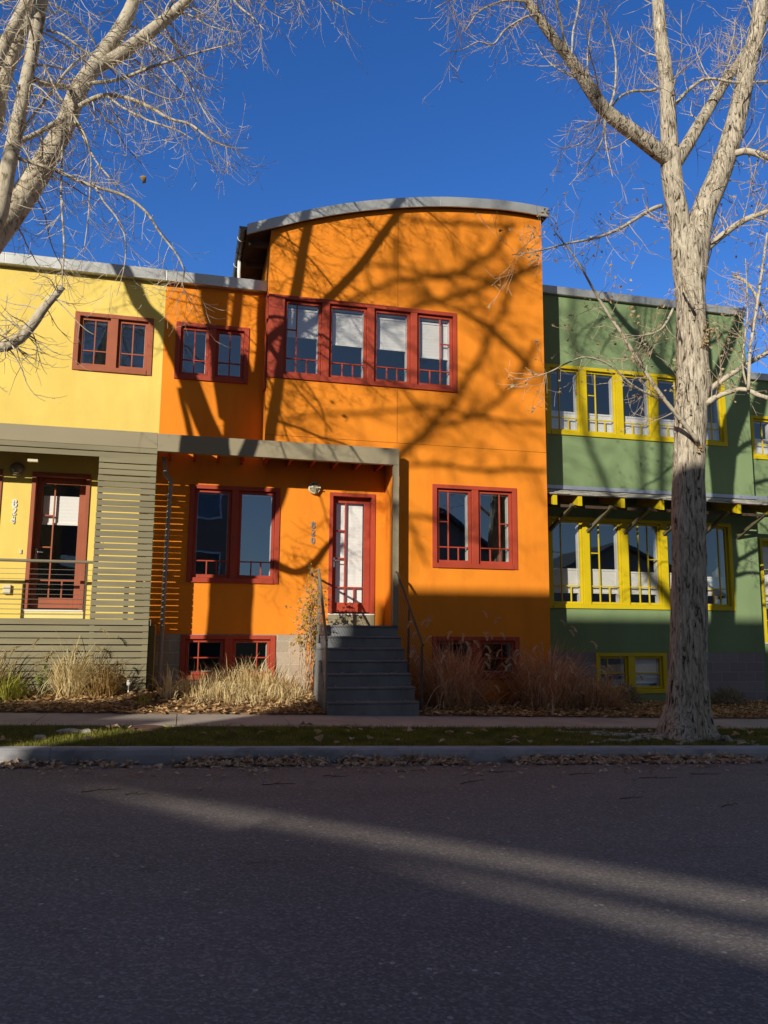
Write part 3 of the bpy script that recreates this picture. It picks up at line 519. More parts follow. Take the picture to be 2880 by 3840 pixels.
# ------------------------------------------------------------------ walls and windows
def sheet(mb, y, X0, X1, Z0_, Z1_, holes, topf=None, xcuts=()):
    """facade sheet in plane y with rectangular holes; optional curved top"""
    xs = sorted({X0, X1, *[h[0] for h in holes], *[h[1] for h in holes], *xcuts})
    xs = [x for x in xs if X0 <= x <= X1]
    zs = sorted({Z0_, Z1_, *[h[2] for h in holes], *[h[3] for h in holes]}); zs = [z for z in zs if Z0_ <= z <= Z1_]
    for xa, xb in zip(xs, xs[1:]):
        for za, zb in zip(zs, zs[1:]):
            cx, cz = (xa + xb) / 2, (za + zb) / 2
            if any(h[0] < cx < h[1] and h[2] < cz < h[3] for h in holes): continue
            if topf and zb == zs[-1]: mb.quad((xa, y, za), (xb, y, za), (xb, y, topf(xb)), (xa, y, topf(xa)))
            else: mb.quad((xa, y, za), (xb, y, za), (xb, y, zb), (xa, y, zb))
    return mb
def sashes_even(x0, x1, n, l, r, m):
    wd = (x1 - x0 - l - r - m * (n - 1)) / n
    return [(x0 + l + i * (wd + m), x0 + l + i * (wd + m) + wd) for i in range(n)]
def window(house, y, x0, x1, z0, z1, sashes, pats, blinds, fm, l=.07, r=.07, b=.085, t=.07, sash=.05, mun=.022, label=None, glass=None, deep=.0, roomy=.3):
    """casing with mullions; each sash: frame + glazing bars, pane, blind"""
    mb = MB()
    f0, f1 = y - .022, y + .11
    mb.box(x0, sashes[0][0], f0, f1, z0, z1); mb.box(sashes[-1][1], x1, f0, f1, z0, z1)
    for (a0, a1), (b0, b1) in zip(sashes, sashes[1:]): mb.box(a1, b0, f0 + .004, f1, z0 + b, z1 - t)
    mb.box(sashes[0][0], sashes[-1][1], f0 - .012, f1, z0, z0 + b); mb.box(sashes[0][0], sashes[-1][1], f0 - .004, f1, z1 - t, z1)
    win = mb.build('window', fm, house, bevel=.004)
    if label: win['label'] = label
    za, zb = z0 + b, z1 - t
    for (a, c), pat, bl in zip(sashes, pats, blinds):
        sm = MB(); ys = y + .035; g = .004
        sm.ring(a + g, c - g, ys, ys + .05, za + g, zb - g, sash, sash, sash * 1.1, sash)
        ga, gc, gz0, gz1 = a + g + sash, c - g - sash, za + g + sash * 1.1, zb - g - sash
        W, H = gc - ga, gz1 - gz0; h = mun / 2
        hs, vs = pat
        for (zf, xa, xb) in hs: sm.box(ga + W * xa + (h if xa > 0 else 0), ga + W * xb - (h if xb < 1 else 0), ys + .013, ys + .04, gz0 + H * zf - h, gz0 + H * zf + h)
        for (xf, za_, zb_) in vs: sm.box(ga + W * xf - h, ga + W * xf + h, ys + .010, ys + .042, gz0 + H * za_ + (h if 0 < za_ else 0), gz0 + H * zb_)
        sm.build('sash', fm, win, bevel=.003)
        pm = MB(); pm.quad((ga, ys + .028, gz0), (gc, ys + .028, gz0), (gc, ys + .028, gz1), (ga, ys + .028, gz1)); pm.build('pane', glass or GLASS, win)
        lm = MB(); lm.ring(a + .02, c - .02, y + .112, y + .20, za + .02, zb - .02, sash + .012 - .02, sash + .012 - .02, sash + .014 - .02, sash + .012 - .02); lm.build('liner', WHITE, win)
        if bl:
            bm = MB(); bz0, bz1 = gz0 + H * bl[0], gz0 + H * bl[1]
            n = max(4, int((bz1 - bz0) / .03)); vs_ = []; yb = y + .145
            for i in range(n + 1):
                z = lerp(bz0, bz1, i / n); d = .0015 if i % 2 else 0
                vs_ += [(ga + .03, yb + d, z), (gc - .012, yb + d, z)]
            bm.add(vs_, [(2 * i, 2 * i + 1, 2 * i + 3, 2 * i + 2) for i in range(n)])
            bm.box(ga + .025, gc - .008, yb - .012, yb + .012, bz0 - .03, bz0 - .002); bm.box(ga + .025, gc - .008, yb - .012, yb + .014, bz1 + .001, bz1 + .035)
            bm.build('blind', BLIND, win)
    return win
# glazing patterns, fractions measured from the lower left of the glass
CROSS = ([(.3, 0, 1)], [(.5, 0, 1)])
LFT = ([(.2, 0, 1), (.62, 0, .31)], [(.31, 0, 1), (.65, 0, .2)])
RGT = ([(.2, 0, 1), (.62, .69, 1)], [(.69, 0, 1), (.35, 0, .2)])
LFT2 = ([(.19, 0, 1), (.56, 0, .32)], [(.32, 0, 1), (.66, 0, .19)])
RGT2 = ([(.19, 0, 1), (.56, .68, 1)], [(.68, 0, 1), (.34, 0, .19)])
LOW = ([(.19, 0, 1)], [(.34, 0, .19), (.67, 0, .19)])
LSTEM = ([(.2, 0, 1)], [(.31, 0, 1), (.65, 0, .2)])
RSTEM = ([(.2, 0, 1)], [(.69, 0, 1), (.35, 0, .2)])
TWO = ([(.2, 0, 1), (.56, .66, 1)], [(.34, 0, 1), (.66, 0, 1)])
BASEL = ([(.47, 0, 1)], [(.3, 0, 1)])
BASER = ([(.47, 0, 1)], [(.68, 0, 1)])
BASEX = ([(.47, 0, 1)], [])

def shell(mb, x0, x1, y0, y1, z0, z1, front=False):
    mb.quad((x0, y1, z0), (x0, y0, z0), (x0, y0, z1), (x0, y1, z1)); mb.quad((x1, y0, z0), (x1, y1, z0), (x1, y1, z1), (x1, y0, z1))
    mb.quad((x1, y1, z0), (x0, y1, z0), (x0, y1, z1), (x1, y1, z1))
    return mb
def interior(house, x0, x1, y0, y1, levels, name='interior'):
    mb = MB()
    mb.box(x0, x1, y1 - .1, y1, levels[0], levels[-1]); mb.box(x0, x0 + .08, y0, y1 - .1, levels[0], levels[-1]); mb.box(x1 - .08, x1, y0, y1 - .1, levels[0], levels[-1])
    for z in levels[1:-1]: mb.box(x0 + .08, x1 - .08, y0, y1 - .1, z, z + .25)
    mb.box(x0 + .08, x1 - .08, y0, y1 - .1, levels[0] - .05, levels[0]); mb.box(x0 + .08, x1 - .08, y0, y1 - .1, levels[-1], levels[-1] + .05)
    return mb.build(name, ROOM, house)
def lamp(house, x, y, z, r, body, label):
    c = (x, y, z)
    b = MB().lathe(c, [(r * .9, 0), (r * 1.0, -.02), (r, -.05), (r * .93, -.068), (r * .80, -.074), (r * .80, -.06)], 28).build('wall_lamp', body, house, True, label=label)
    MB().lathe(c, [(r * .80, -.058), (r * .7, -.085), (r * .45, -.105), (.001, -.112)], 24).build('lamp_glass', LAMPGL, b, True)
    g = MB(); w_ = r * .075
    g.box(x - r * .9, x + r * .9, y - .118, y - .104, z - w_, z + w_)
    for s in (-1, 1): g.box(x + s * r * .11 - w_ * .7, x + s * r * .11 + w_ * .7, y - .118, y - .104, z - r * .88, z - w_)
    g.box(x - r * .93, x + r * .93, y - .082, y - .07, z + w_ * 1.2, z + w_ * 3)
    g.build('lamp_guard', body, b)
    return b
def digit(mb, ch, x, y, z, h, serif=True, d=.012, bold=1.0):
    """house digit h tall centred at x,z: stroked outline with thick and thin, extruded"""
    w_ = h * .52
    def stroke(pts, ws):
        P = [Vector((p[0] * w_ / 2 + x, 0, p[1] * h / 2 + z)) for p in pts]; n = len(P); L_, R_ = [], []
        for i in range(n):
            t = (P[min(i + 1, n - 1)] - P[max(i - 1, 0)]).normalized(); nn = Vector((-t.z, 0, t.x)); ww = (ws[i] if hasattr(ws, '__len__') else ws) * h / 2 * bold
            L_.append(P[i] + nn * ww); R_.append(P[i] - nn * ww)
        for i in range(n - 1):
            q = [L_[i], R_[i], R_[i + 1], L_[i + 1]]
            mb.add([(a.x, y - d, a.z) for a in q] + [(a.x, y, a.z) for a in q], [(0, 1, 2, 3), (0, 4, 5, 1), (1, 5, 6, 2), (2, 6, 7, 3), (3, 7, 4, 0)])
    def ell(cx, cz, rx_, rz_, a0=0, a1=360, n=22, th=.085, tk=.17):
        pts, ws = [], []
        for i in range(n + 1):
            a = R(lerp(a0, a1, i / n)); pts.append((cx + rx_ * math.cos(a), cz + rz_ * math.sin(a)))
            ws.append((lerp(th, tk, abs(math.cos(a))) if serif else th))
        stroke(pts, ws)
    if ch == '8': ell(0, .5, .62, .42); ell(0, -.46, .8, .48)
    elif ch == '0': ell(0, 0, .78, .9)
    elif ch == '2':
        ell(0, .48, .68, .44, 160, -35, 14); stroke([(.55, .22), (.2, -.2), (-.7, -.86)], [.15, .12, .09]); stroke([(-.8, -.86), (.8, -.86)], .1 if not serif else .15)
        if serif: stroke([(.78, -.86), (.86, -.5)], .09)
    elif ch == '4': stroke([(.3, .95), (.3, -.95)], .15); stroke([(.3, .92), (-.85, -.3)], .09); stroke([(-.9, -.35), (.9, -.35)], .1); stroke([(-.05, -.92), (.65, -.92)], .08)
    elif ch == '1': stroke([(.0, .92), (.0, -.92)], .085); stroke([(-.35, .65), (.0, .92)], .08)
    elif ch == '6': ell(0, -.42, .72, .5); ell(.62, -.3, 1.32, 1.25, 112, 185, 10)
def handrail_cables(mb, a0, a1, b0, b1, n):
    for i in range(n):
        t = (i + 1) / (n + 1)
        mb.tube([Vector(a0).lerp(Vector(a1), t), Vector(b0).lerp(Vector(b1), t)], .0032, 4)

# ================================================================== orange house
AY, BY, GY, PY = 14.1, 13.6, 14.6, 13.28
oh = thing('orange_house', 'orange stucco townhouse with an arched grey roof and red window frames', 'house', (3.0, 14.1, -1.3))
ROOF = [(.80, 7.099), (1.22, 7.266), (1.979, 7.558), (2.991, 7.863), (4.247, 8.12), (5.415, 8.239), (6.067, 8.256), (6.63, 8.231)]
def roof_z(x):
    i = 0
    while i < len(ROOF) - 2 and x > ROOF[i + 1][0]: i += 1
    p = [ROOF[max(i - 1, 0)], ROOF[i], ROOF[i + 1], ROOF[min(i + 2, len(ROOF) - 1)]]
    (x1, z1), (x2, z2) = p[1], p[2]
    m1 = (p[2][1] - p[0][1]) / (p[2][0] - p[0][0]); m2 = (p[3][1] - p[1][1]) / (p[3][0] - p[1][0]); h = x2 - x1; t = (x - x1) / h
    return z1 * (2 * t ** 3 - 3 * t * t + 1) + h * m1 * (t ** 3 - 2 * t * t + t) + z2 * (-2 * t ** 3 + 3 * t * t) + h * m2 * (t ** 3 - t * t)
rxs = [.80 + (6.62 - .80) * i / 36 for i in range(37)]
W1 = (1.2335, 4.74, 4.361, 5.897); W2 = (4.26, 5.889, 1.108, 2.618); BWB = (4.251, 5.898, -.86, -.104)
OW = (-.344, .942, 4.357, 5.41); LW = (.018, 1.585, .784, 2.484); BWA = (-.03, 1.566, -.86, -.104); OD = (2.475, 3.32, .285, 2.462)
XR, XL = 6.509, 1.2335
wl = MB()
sheet(wl, BY, XL, XR, -1.9, 7.1, [W1, W2, BWB, (XL, 3.508, -1.9, 3.05)], lambda x: roof_z(x) - .168, [x for x in rxs if XL < x < XR])
sheet(wl, AY, -.55, 3.508, -.09, 3.05, [LW, OD, (2.16, 3.508, -.09, .285)])
sheet(wl, AY, 2.16, 3.508, -.09, .285, [])
sheet(wl, AY, -.55, XL + .3, 3.05, 6.2, [OW])
wl.quad((3.508, BY, -1.2), (3.508, AY, -1.2), (3.508, AY, 3.05), (3.508, BY, 3.05))
wl.quad((XL, 22, 3.05), (XL, BY, 3.05), (XL, BY, 7.03), (XL, 22, 7.03))
wl.quad((XR, BY, -1.9), (XR, 22, -1.9), (XR, 22, 8.0), (XR, BY, 8.0))
wl.quad((XR, 22, -1.9), (-.55, 22, -1.9), (-.55, 22, 8.0), (XR, 22, 8.0))
wl.build('wall', ORANGE, oh)
jn = MB(); jn.box(XL, XR, BY - .003, BY + .002, 3.331, 3.339); jn.box(3.593, 3.601, BY - .003, BY + .002, 3.341, 4.34); jn.box(3.593, 3.601, BY - .003, BY + .002, 5.92, 7.68)
jn.build('control_joint', surf('joint shadow gap', (.34, .12, .012), .9, .05, bump=0), oh)
fd = MB(); sheet(fd, AY, -.45, 2.16, -1.6, -.092, [BWA]); fd.build('foundation', BLOCK, oh)
sof = MB(); sof.box(XL + .002, 3.506, BY + .002, AY, 3.02, 3.048); sof.build('porch_soffit', DARKWOOD, oh)
# arched roof
def arc_band(mb, lo, hi, y0, y1, x0=.80, x1=6.62):
    xs = [x0 + (x1 - x0) * i / 36 for i in range(37)]
    vs = []
    for y in (y0, y1):
        vs += [(x, y, roof_z(x) + lo) for x in xs] + [(x, y, roof_z(x) + hi) for x in xs]
    n = 37; fs = []
    for i in range(36):
        fs += [(i, i + 1, n + i + 1, n + i), (2 * n + i + 1, 2 * n + i, 3 * n + i, 3 * n + i + 1), (n + i, n + i + 1, 3 * n + i + 1, 3 * n + i), (i + 1, i, 2 * n + i, 2 * n + i + 1)]
    fs += [(0, n, 3 * n, 2 * n), (n - 1, 3 * n - 1, 4 * n - 1, 2 * n - 1)]
    return mb.add(vs, fs)
rf = arc_band(MB(), -.03, 0, 13.522, 22).build('roof', FASCIA, oh)
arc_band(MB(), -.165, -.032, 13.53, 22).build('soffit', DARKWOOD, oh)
fa = MB(); cuts = [.80, 1.32, 1.98, 2.62, 4.4, 6.62]
for i, (a, b) in enumerate(zip(cuts, cuts[1:])): arc_band(fa, -.185, .006, 13.487 + .004 * (i % 2), 13.52, a, b)
fa.build('fascia', FASCIA, oh)
for k in range(7):
    y = 13.75 + k * .85
    MB().box(.86, 1.20, y, y + .06, 6.84, 6.94).build('rafter_tail', DARKWOOD, oh)
gt = MB()
ring = [(math.cos(R(a)), math.sin(R(a))) for a in range(180, 361, 20)]
for j, y in enumerate((13.48, 16.5, 20)):
    for r_, n_ in ((.072, 1), (.066, 1)):
        gt.v += [(.735 + r_ * c, y, 7.045 + r_ * s_) for c, s_ in ring]
n = len(ring)
for j in range(2):
    for q in range(2):
        a = j * 2 * n + q * n
        for i in range(n - 1): gt.f.append((a + i, a + i + 1, a + 2 * n + i + 1, a + 2 * n + i))
gt.f.append(tuple(range(n)))
go = gt.build('gutter', GUTTER, oh)
for y in (13.9, 14.45, 15.0): MB().tube([(.735 + .078 * c, y, 7.045 + .078 * s_) for c, s_ in ring], .006, 5).build('gutter_strap', WHITE, go)
MB().tube([(.75, 14.7, 6.98), (.75, 14.72, 6.75), (.78, 14.75, 6.2)], .035, 10).build('gutter_outlet', WHITE, oh, True)
# parapet of the recessed bay
MB().box(-.554, 1.228, 13.97, 14.3, 6.10, 6.30).build('parapet_cap', FASCIA, oh, bevel=.006)
MB().quad((-.55, 14.3, 6.15), (1.23, 14.3, 6.15), (1.23, 22, 6.15), (-.55, 22, 6.15)).build('flat_roof', GUTTER, oh)
MB().box(1.205, 1.231, 13.63, 13.98, 4.2, 5.93).build('corner_trim', RED, oh)
window(oh, BY, *W1, [(1.515, 2.187), (2.327, 3.023), (3.157, 3.847), (3.97, 4.672)], [LFT, LOW, LOW, RGT],
       [(.56, .93), (.5, .93), (.5, .93), (.43, .93)], RED, l=.28, label='long red window of four sashes wrapping the upper corner')
window(oh, BY, *W2, sashes_even(W2[0], W2[1], 2, .085, .085, .125), [LFT2, RGT2], [None, None], RED, label='red two sash window right of the porch')
window(oh, BY, *BWB, sashes_even(BWB[0], BWB[1], 2, .085, .085, .125), [BASEL, BASER], [None, None], RED, label='shaded basement window behind the brown grass', glass=DGLASS)
window(oh, AY, *OW, sashes_even(OW[0], OW[1], 2, .085, .085, .125), [CROSS, CROSS], [None, None], RED, label='small upper red window in the recessed bay')
window(oh, AY, *LW, sashes_even(LW[0], LW[1], 2, .085, .085, .125), [LSTEM[0:0] or ([(.165, 0, 1)], [(.36, 0, .165), (.68, 0, .165)])] * 2, [None, None], RED, label='large red porch window left of the door')
window(oh, AY, *BWA, sashes_even(BWA[0], BWA[1], 2, .085, .085, .14), [BASEL, BASER], [None, None], RED, label='red basement window above the straw grass', glass=DGLASS)
def door(house, y, x0, x1, z0, z1, mat, blind, label, handle_left=True, rec=.12):
    c = MB(); j = .065
    c.box(x0, x0 + j, y - .025, y + rec + .06, z0, z1); c.box(x1 - j, x1, y - .025, y + rec + .06, z0, z1); c.box(x0 + j, x1 - j, y - .025, y + rec + .06, z1 - j, z1)
    d = c.build('door', mat, house, bevel=.004, label=label)
    a, b, za, zb = x0 + j + .004, x1 - j - .004, z0 + .03, z1 - j - .004; yl = y + rec
    l = MB(); l.ring(a, b, yl, yl + .045, za, zb, .085, .11, .17, .1)
    ga, gb, gz0, gz1 = a + .085, b - .11, za + .17, zb - .1; W, H = gb - ga, gz1 - gz0; h = .012
    l.box(ga, gb, yl + .008, yl + .037, gz0 + H * .15 - h, gz0 + H * .15 + h)
    l.box(ga + W * .33 - h, ga + W * .33 + h, yl + .006, yl + .039, gz0 + H * .15 + h, gz1); l.box(ga + W * .33 - h, ga + W * .33 + h, yl + .006, yl + .039, gz0, gz0 + H * .15 - h)
    l.box(ga + W * .67 - h, ga + W * .67 + h, yl + .006, yl + .039, gz0, gz0 + H * .15 - h)
    for zf in (.44, .72): l.box(ga, ga + W * .33 - h, yl + .008, yl + .037, gz0 + H * zf - h, gz0 + H * zf + h)
    l.build('leaf', mat, d, bevel=.003)
    MB().quad((ga, yl + .022, gz0), (gb, yl + .022, gz0), (gb, yl + .022, gz1), (ga, yl + .022, gz1)).build('pane', DOORGLASS, d)
    bz0, bz1 = gz0 + H * blind[0], gz0 + H * blind[1]; n_ = int((bz1 - bz0) / .03); vs = []
    for i in range(n_ + 1): vs += [(ga + .012, yl + .075 + (.0015 if i % 2 else 0), lerp(bz0, bz1, i / n_)), (gb - .012, yl + .075 + (.0015 if i % 2 else 0), lerp(bz0, bz1, i / n_))]
    bm = MB().add(vs, [(2 * i, 2 * i + 1, 2 * i + 3, 2 * i + 2) for i in range(n_)]); bm.box(ga + .008, gb - .008, yl + .06, yl + .09, bz0 - .035, bz0 - .002); bm.build('blind', BLIND, d)
    hx = a + .05 if handle_left else b - .05
    hz = z0 + .95
    hm = MB(); hm.box(hx - .018, hx + .018, yl - .012, yl - .001, hz - .12, hz + .06); hm.tube([(hx, yl - .012, hz), (hx, yl - .055, hz), (hx + .03, yl - .06, hz), (hx + .11, yl - .055, hz - .005)], .011, 8)
    hm.build('handle', HANDLE, d, bevel=.002)
    MB().box(x0, x1, y - .03, y + rec + .05, z0 - .022, z0 - .001).build('sill', WHITE, d)
    return d
door(oh, AY, *OD, RED, (0.0, 1.0), 'red glazed front door with a full white blind')
MB().box(2.475, 3.32, AY - .02, AY + .05, .08, .262).build('door_riser', TAUPE, oh)
lamp(oh, 2.187, AY - .001, 2.517, .112, CREAM, 'round cream bulkhead lamp left of the red door')
nb = MB()
for ch, z in (('8', 1.853), ('2', 1.714), ('0', 1.572)): digit(nb, ch, 2.18, AY - .004, z, .122, bold=1.2)
nb.build('house_number', SILVER, oh)
interior(oh, -.5, 1.74, 14.34, 18, [-1.3, .1, 2.95, 6.05]); interior(oh, 1.84, 6.45, 14.34, 18.3, [-1.7, .1, 2.95, 6.8])
# porch frame, orange side
cn = MB(); cn.box(-.528, 3.555, PY, PY + .10, 2.862, 3.155); cn.build('porch_beam', TAUPE, oh, bevel=.006)
MB().box(3.456, 3.555, PY, PY + .10, .079, 2.860).build('porch_post', TAUPE, oh, bevel=.006)
k = -.36
while k < 3.45:
    MB().box(k, k + .042, PY + .102, AY - .004, 2.885, 3.018 if k > 1.1 else 3.16).build('porch_rafter', RED, oh); k += .406
dp = [(-.44, 13.72, 2.86), (-.40, 13.75, 2.66), (-.405, 13.75, 2.57), (-.33, 13.75, 2.50), (-.30, 13.75, 2.42), (-.305, 13.75, 2.3), (-.325, 13.76, 1.5), (-.33, 13.76, .3), (-.335, 13.77, -.4), (-.34, 13.77, -.98)]
dps = smooth_path([(*p, .04) for p in dp], .06)
ds = MB().tube([p[:3] for p in dps], .036, 12).build('downspout', PIPE, oh, True)
for z in (2.2, .9, -.15): MB().box(-.385, -.27, 13.755, AY, z, z + .025).build('downspout_strap', PIPE, ds)
MB().tube([(-.34, 13.77, -.9), (-.34, 13.75, -1.05), (-.36, 13.6, -1.08)], .055, 10).build('downspout_boot', GUTTER, ds, True)

# ------------------------------------------------------------------ concrete steps with rails
sp_ = thing('concrete_steps', 'seven grey concrete steps with metal cable rails leading to the red door', 'steps', (2.8, 12.6, -1.24))
tops = [.077, -.104, -.289, -.48, -.67, -.859, -1.052]
stp = MB(); prev = 14.09
for i, z in enumerate(tops):
    y0 = 13.38 - .26 * i; l_, r_ = lerp(2.135, 2.10, i / 6), lerp(3.578, 3.49, i / 6)
    nose = .02
    stp.box(l_, r_, y0, prev if i == 0 else 13.38 - .26 * (i - 1) - .002, -1.5, z - .03)
    stp.box(l_ - .002, r_ + .002, y0 - nose, (prev if i == 0 else 13.38 - .26 * (i - 1)) - .003, z - .0295, z)
stp.build('steps', CONC, sp_, bevel=.008)
MB().box(2.10, 2.132, 13.42, AY - .003, -1.25, .0).build('landing_side', ORANGE, sp_)
for side, rail_pts, posts, mat, lab in (
    ('l', [(2.14, 14.05, .98), (2.14, 13.1, .98), (2.085, 11.92, -.165)], [(2.14, 13.1, -.2, .95), (2.087, 11.93, -1.2, -.18)], RAIL, 'left rail with a vine grown over it'),
    ('r', [(3.513, 13.3, .99), (3.513, 13.2, .965), (3.574, 11.9, -.226)], [(3.54, 12.6, -.67, .38), (3.562, 11.92, -1.2, -.24)], DARKRAIL, None)):
    hr = MB(); hr.tube(rail_pts, .021, 10)
    ho = hr.build('handrail', mat, sp_)
    if lab: ho['label'] = lab
    for (x, y, z0, z1) in posts: MB().box(x - .012, x + .012, y - .03, y + .03, z0, z1).build('post', mat, ho)
    cb = MB(); a, b = rail_pts[1], rail_pts[2]
    for i in range(9):
        d_ = .1 + i * .085
        cb.tube([(a[0], a[1] - .02, a[2] - d_), (b[0], b[1] + .03, b[2] - d_)], .0035, 5)
    cb.build('cable', CABLE if side == 'l' else DARKRAIL, ho)

# ================================================================== yellow house
yh = thing('yellow_house', 'yellow stucco townhouse with a slatted wooden porch screen', 'house', (-2.5, 14.1, -1.1))
YW = (-2.037, -.731, 4.372, 5.417); YD = (-2.535, -1.618, .287, 2.562); YL = (-4.55, -2.99, .784, 2.58)
yw = MB(); sheet(yw, AY, -7, -.55, -1.3, 6.2, [YW, YD, YL])
yw.quad((-7, 22, -1.3), (-7, AY, -1.3), (-7, AY, 6.2), (-7, 22, 6.2)); yw.quad((-.55, 22, -1.3), (-7, 22, -1.3), (-7, 22, 6.2), (-.55, 22, 6.2)); yw.quad((-.55, AY, -1.3), (-.55, 22, -1.3), (-.55, 22, 6.2), (-.55, AY, 6.2))
yw.box(-7, -.56, PY + .032, PY + .05, -1.2, -.975); yw.box(-.47, -.44, 13.52, AY - .002, -1.2, .06)
yw.build('wall', YELLOW, yh)
pc = MB(); pc.box(-7, -3.2, 13.97, 14.3, 6.10, 6.30); pc.box(-3.198, -.556, 13.968, 14.3, 6.10, 6.302); pc.build('parapet_cap', FASCIA, yh, bevel=.006)
MB().quad((-7, 14.3, 6.15), (-.55, 14.3, 6.15), (-.55, 22, 6.15), (-7, 22, 6.15)).build('flat_roof', GUTTER, yh)
window(yh, AY, *YW, sashes_even(YW[0], YW[1], 2, .085, .085, .125), [CROSS, CROSS], [None, None], BROWN, label='small upper window with faded brown frame')
window(yh, AY, *YL, sashes_even(YL[0], YL[1], 2, .085, .085, .125), [LFT2, RGT2], [None, None], BROWN, label='porch window cut off by the photo edge')
door(yh, AY, *YD, BROWN, (.66, .9), 'brown glazed front door with a half lowered blind', True, .14)
lamp(yh, -2.772, AY - .001, 2.585, .118, BRONZE, 'round dark bulkhead lamp above the number')
nb = MB()
for ch, z in (('8', 2.022), ('2', 1.886), ('4', 1.742)): digit(nb, ch, -2.778, AY - .004, z, .125, bold=1.35)
nb.build('house_number', WHITE, yh)
MB().box(-2.65, -2.612, AY - .018, AY - .001, 1.19, 1.26).build('doorbell', CREAM, yh, bevel=.004)
MB().box(-2.845, -2.735, AY - .05, AY - .001, .53, .68).build('outlet_cover', CREAM, yh, bevel=.006)
interior(yh, -6.9, -.6, 14.34, 18, [-1.2, .1, 2.95, 6.05])
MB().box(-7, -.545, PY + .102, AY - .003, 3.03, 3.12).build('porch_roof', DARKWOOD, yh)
MB().box(-7, -.53, PY, PY + .10, 2.899, 3.165).build('porch_beam', TAUPE, yh, bevel=.006)
MB().box(-7, -.50, PY + .04, AY - .003, .04, .136).build('porch_deck', OLIVE, yh)
MB().box(-2.55, -1.6, AY - .02, AY - .002, .138, .262).build('door_riser', surf('pale yellow trim', (.80, .66, .25), .8, .06), yh)
MB().box(-2.50, -2.35, PY + .12, PY + .2, 2.60, 2.64).build('soffit_light', CREAM, yh)
sl = MB()
for i in range(2): sl.box(-7, -.53, PY + .008, PY + .03, 2.818 - i * .0995, 2.900 - i * .0995)
i = 0; z = 2.718
while z > -.98:
    lo = z - .084; x0 = -1.415 if z > .2 else -7
    j = rng.uniform(-.003, .003)
    sl.box(x0 - (.0 if x0 < -2 else rng.uniform(0, .006)), -.53 + rng.uniform(-.004, .002), PY + .008 + rng.uniform(0, .003), PY + .03, lo + j, z - .001 + j)
    z -= .0995
MB().box(-7, -.56, PY + .12, PY + .14, -.94, .035).build('skirt_shade_sheet', DARKWOOD, yh)  # dark sheet added to stand for the shade behind the slats
so_ = sl.build('slat_screen', OLIVE, yh)
for (a, b, z1) in ((-1.413, -1.345, 2.9), (-.618, -.532, 2.9), (-3.6, -3.5, .04), (-5.5, -5.4, .04)): MB().box(a, b, PY + .032, PY + .10, -1.2, z1).build('screen_post', OLIVE, so_)
MB().box(-.525, -.435, PY + .16, PY + .26, -1.2, .04).build('screen_end_post', surf('olive yellow end post', (.20, .145, .05), .8, .2), yh)
pr = MB().tube([(-7, 13.42, 1.03), (-1.43, 13.42, 1.03)], .024, 10).build('porch_rail', RAIL, yh)
cb = MB()
for i in range(10): cb.tube([(-7, 13.425, .20 + .078 * i), (-1.44, 13.425, .20 + .078 * i)], .0038, 5)
cb.build('cable', CABLE, pr)
for x in (-1.515, -3.1, -4.7): MB().box(x - .014, x + .014, 13.39, 13.45, .137, 1.008).build('post', DARKRAIL, pr)
lb = thing('lock_box', 'small pale padlock box hanging on the slatted screen', 'lock box', (-1.31, 13.33, 1.22))
MB().box(-1.345, -1.275, 13.305, 13.345, 1.225, 1.30).build('body', CREAM, lb, bevel=.006)
MB().tube([(-1.332, 13.327, 1.30), (-1.332, 13.327, 1.345), (-1.32, 13.327, 1.365), (-1.30, 13.327, 1.365), (-1.288, 13.327, 1.345), (-1.288, 13.327, 1.30)], .006, 6).build('shackle', HANDLE, lb)

# ================================================================== green house
gh = thing('green_house', 'green stucco townhouse with bright yellow windows behind the tree trunk', 'house', (9.2, 14.6, -1.4))
UW = (6.99, 11.24, 3.975, 5.455); GL = (6.96, 11.21, .455, 2.29); GB = (7.945, 9.53, -1.21, -.412)
FY = 16.0; FW = (12.98, 14.9, 4.10, 5.17); FD = (13.03, 14.05, -.22, 2.2)
gw = MB(); sheet(gw, GY, XR + .004, 11.845, -.41, 7.05, [UW, GL]); sheet(gw, FY, 11.845, 22, -1.9, 6.1, [FW, FD])
gw.quad((11.845, GY, -1.9), (11.845, 22, -1.9), (11.845, 22, 7.05), (11.845, GY, 7.05)); gw.quad((22, 22, -1.9), (XR, 22, -1.9), (XR, 22, 7.05), (22, 22, 7.05)); gw.quad((22, FY, -1.9), (22, 22, -1.9), (22, 22, 6.1), (22, FY, 6.1))
sheet(gw, GY - .004, 7.95, 9.525, -1.9, -1.215, [])
gw.build('wall', GREEN, gh)
fd = MB(); sheet(fd, GY, XR + .004, 11.845, -1.9, -.412, [GB]); fd.build('foundation', BLOCKG, gh)
MB().box(XR + .01, 11.86, GY - .08, GY + .3, 6.97, 7.138).build('parapet_cap', FASCIA, gh, bevel=.006)
MB().box(11.85, 22, FY - .08, FY + .3, 6.05, 6.22).build('parapet_cap', FASCIA, gh, bevel=.006)
MB().quad((XR, 14.9, 7.0), (11.845, 14.9, 7.0), (11.845, 22, 7.0), (XR, 22, 7.0)).build('flat_roof', GUTTER, gh)
us_ = [(7.10, 7.778), (7.928, 8.609), (8.759, 9.439), (9.589, 10.27), (10.42, 11.16)]
window(gh, GY, *UW, us_, [LSTEM, LFT, LOW, RGT, RSTEM], [(0, .3), (0, .3), (0, .3), (0, .3), (0, .3)], YFRAME, l=.11, r=.08, sash=.04, label='upper row of five yellow sashes')
ls_ = [(7.06, 7.74), (7.89, 8.605), (8.755, 9.51), (9.66, 10.38), (10.53, 11.12)]
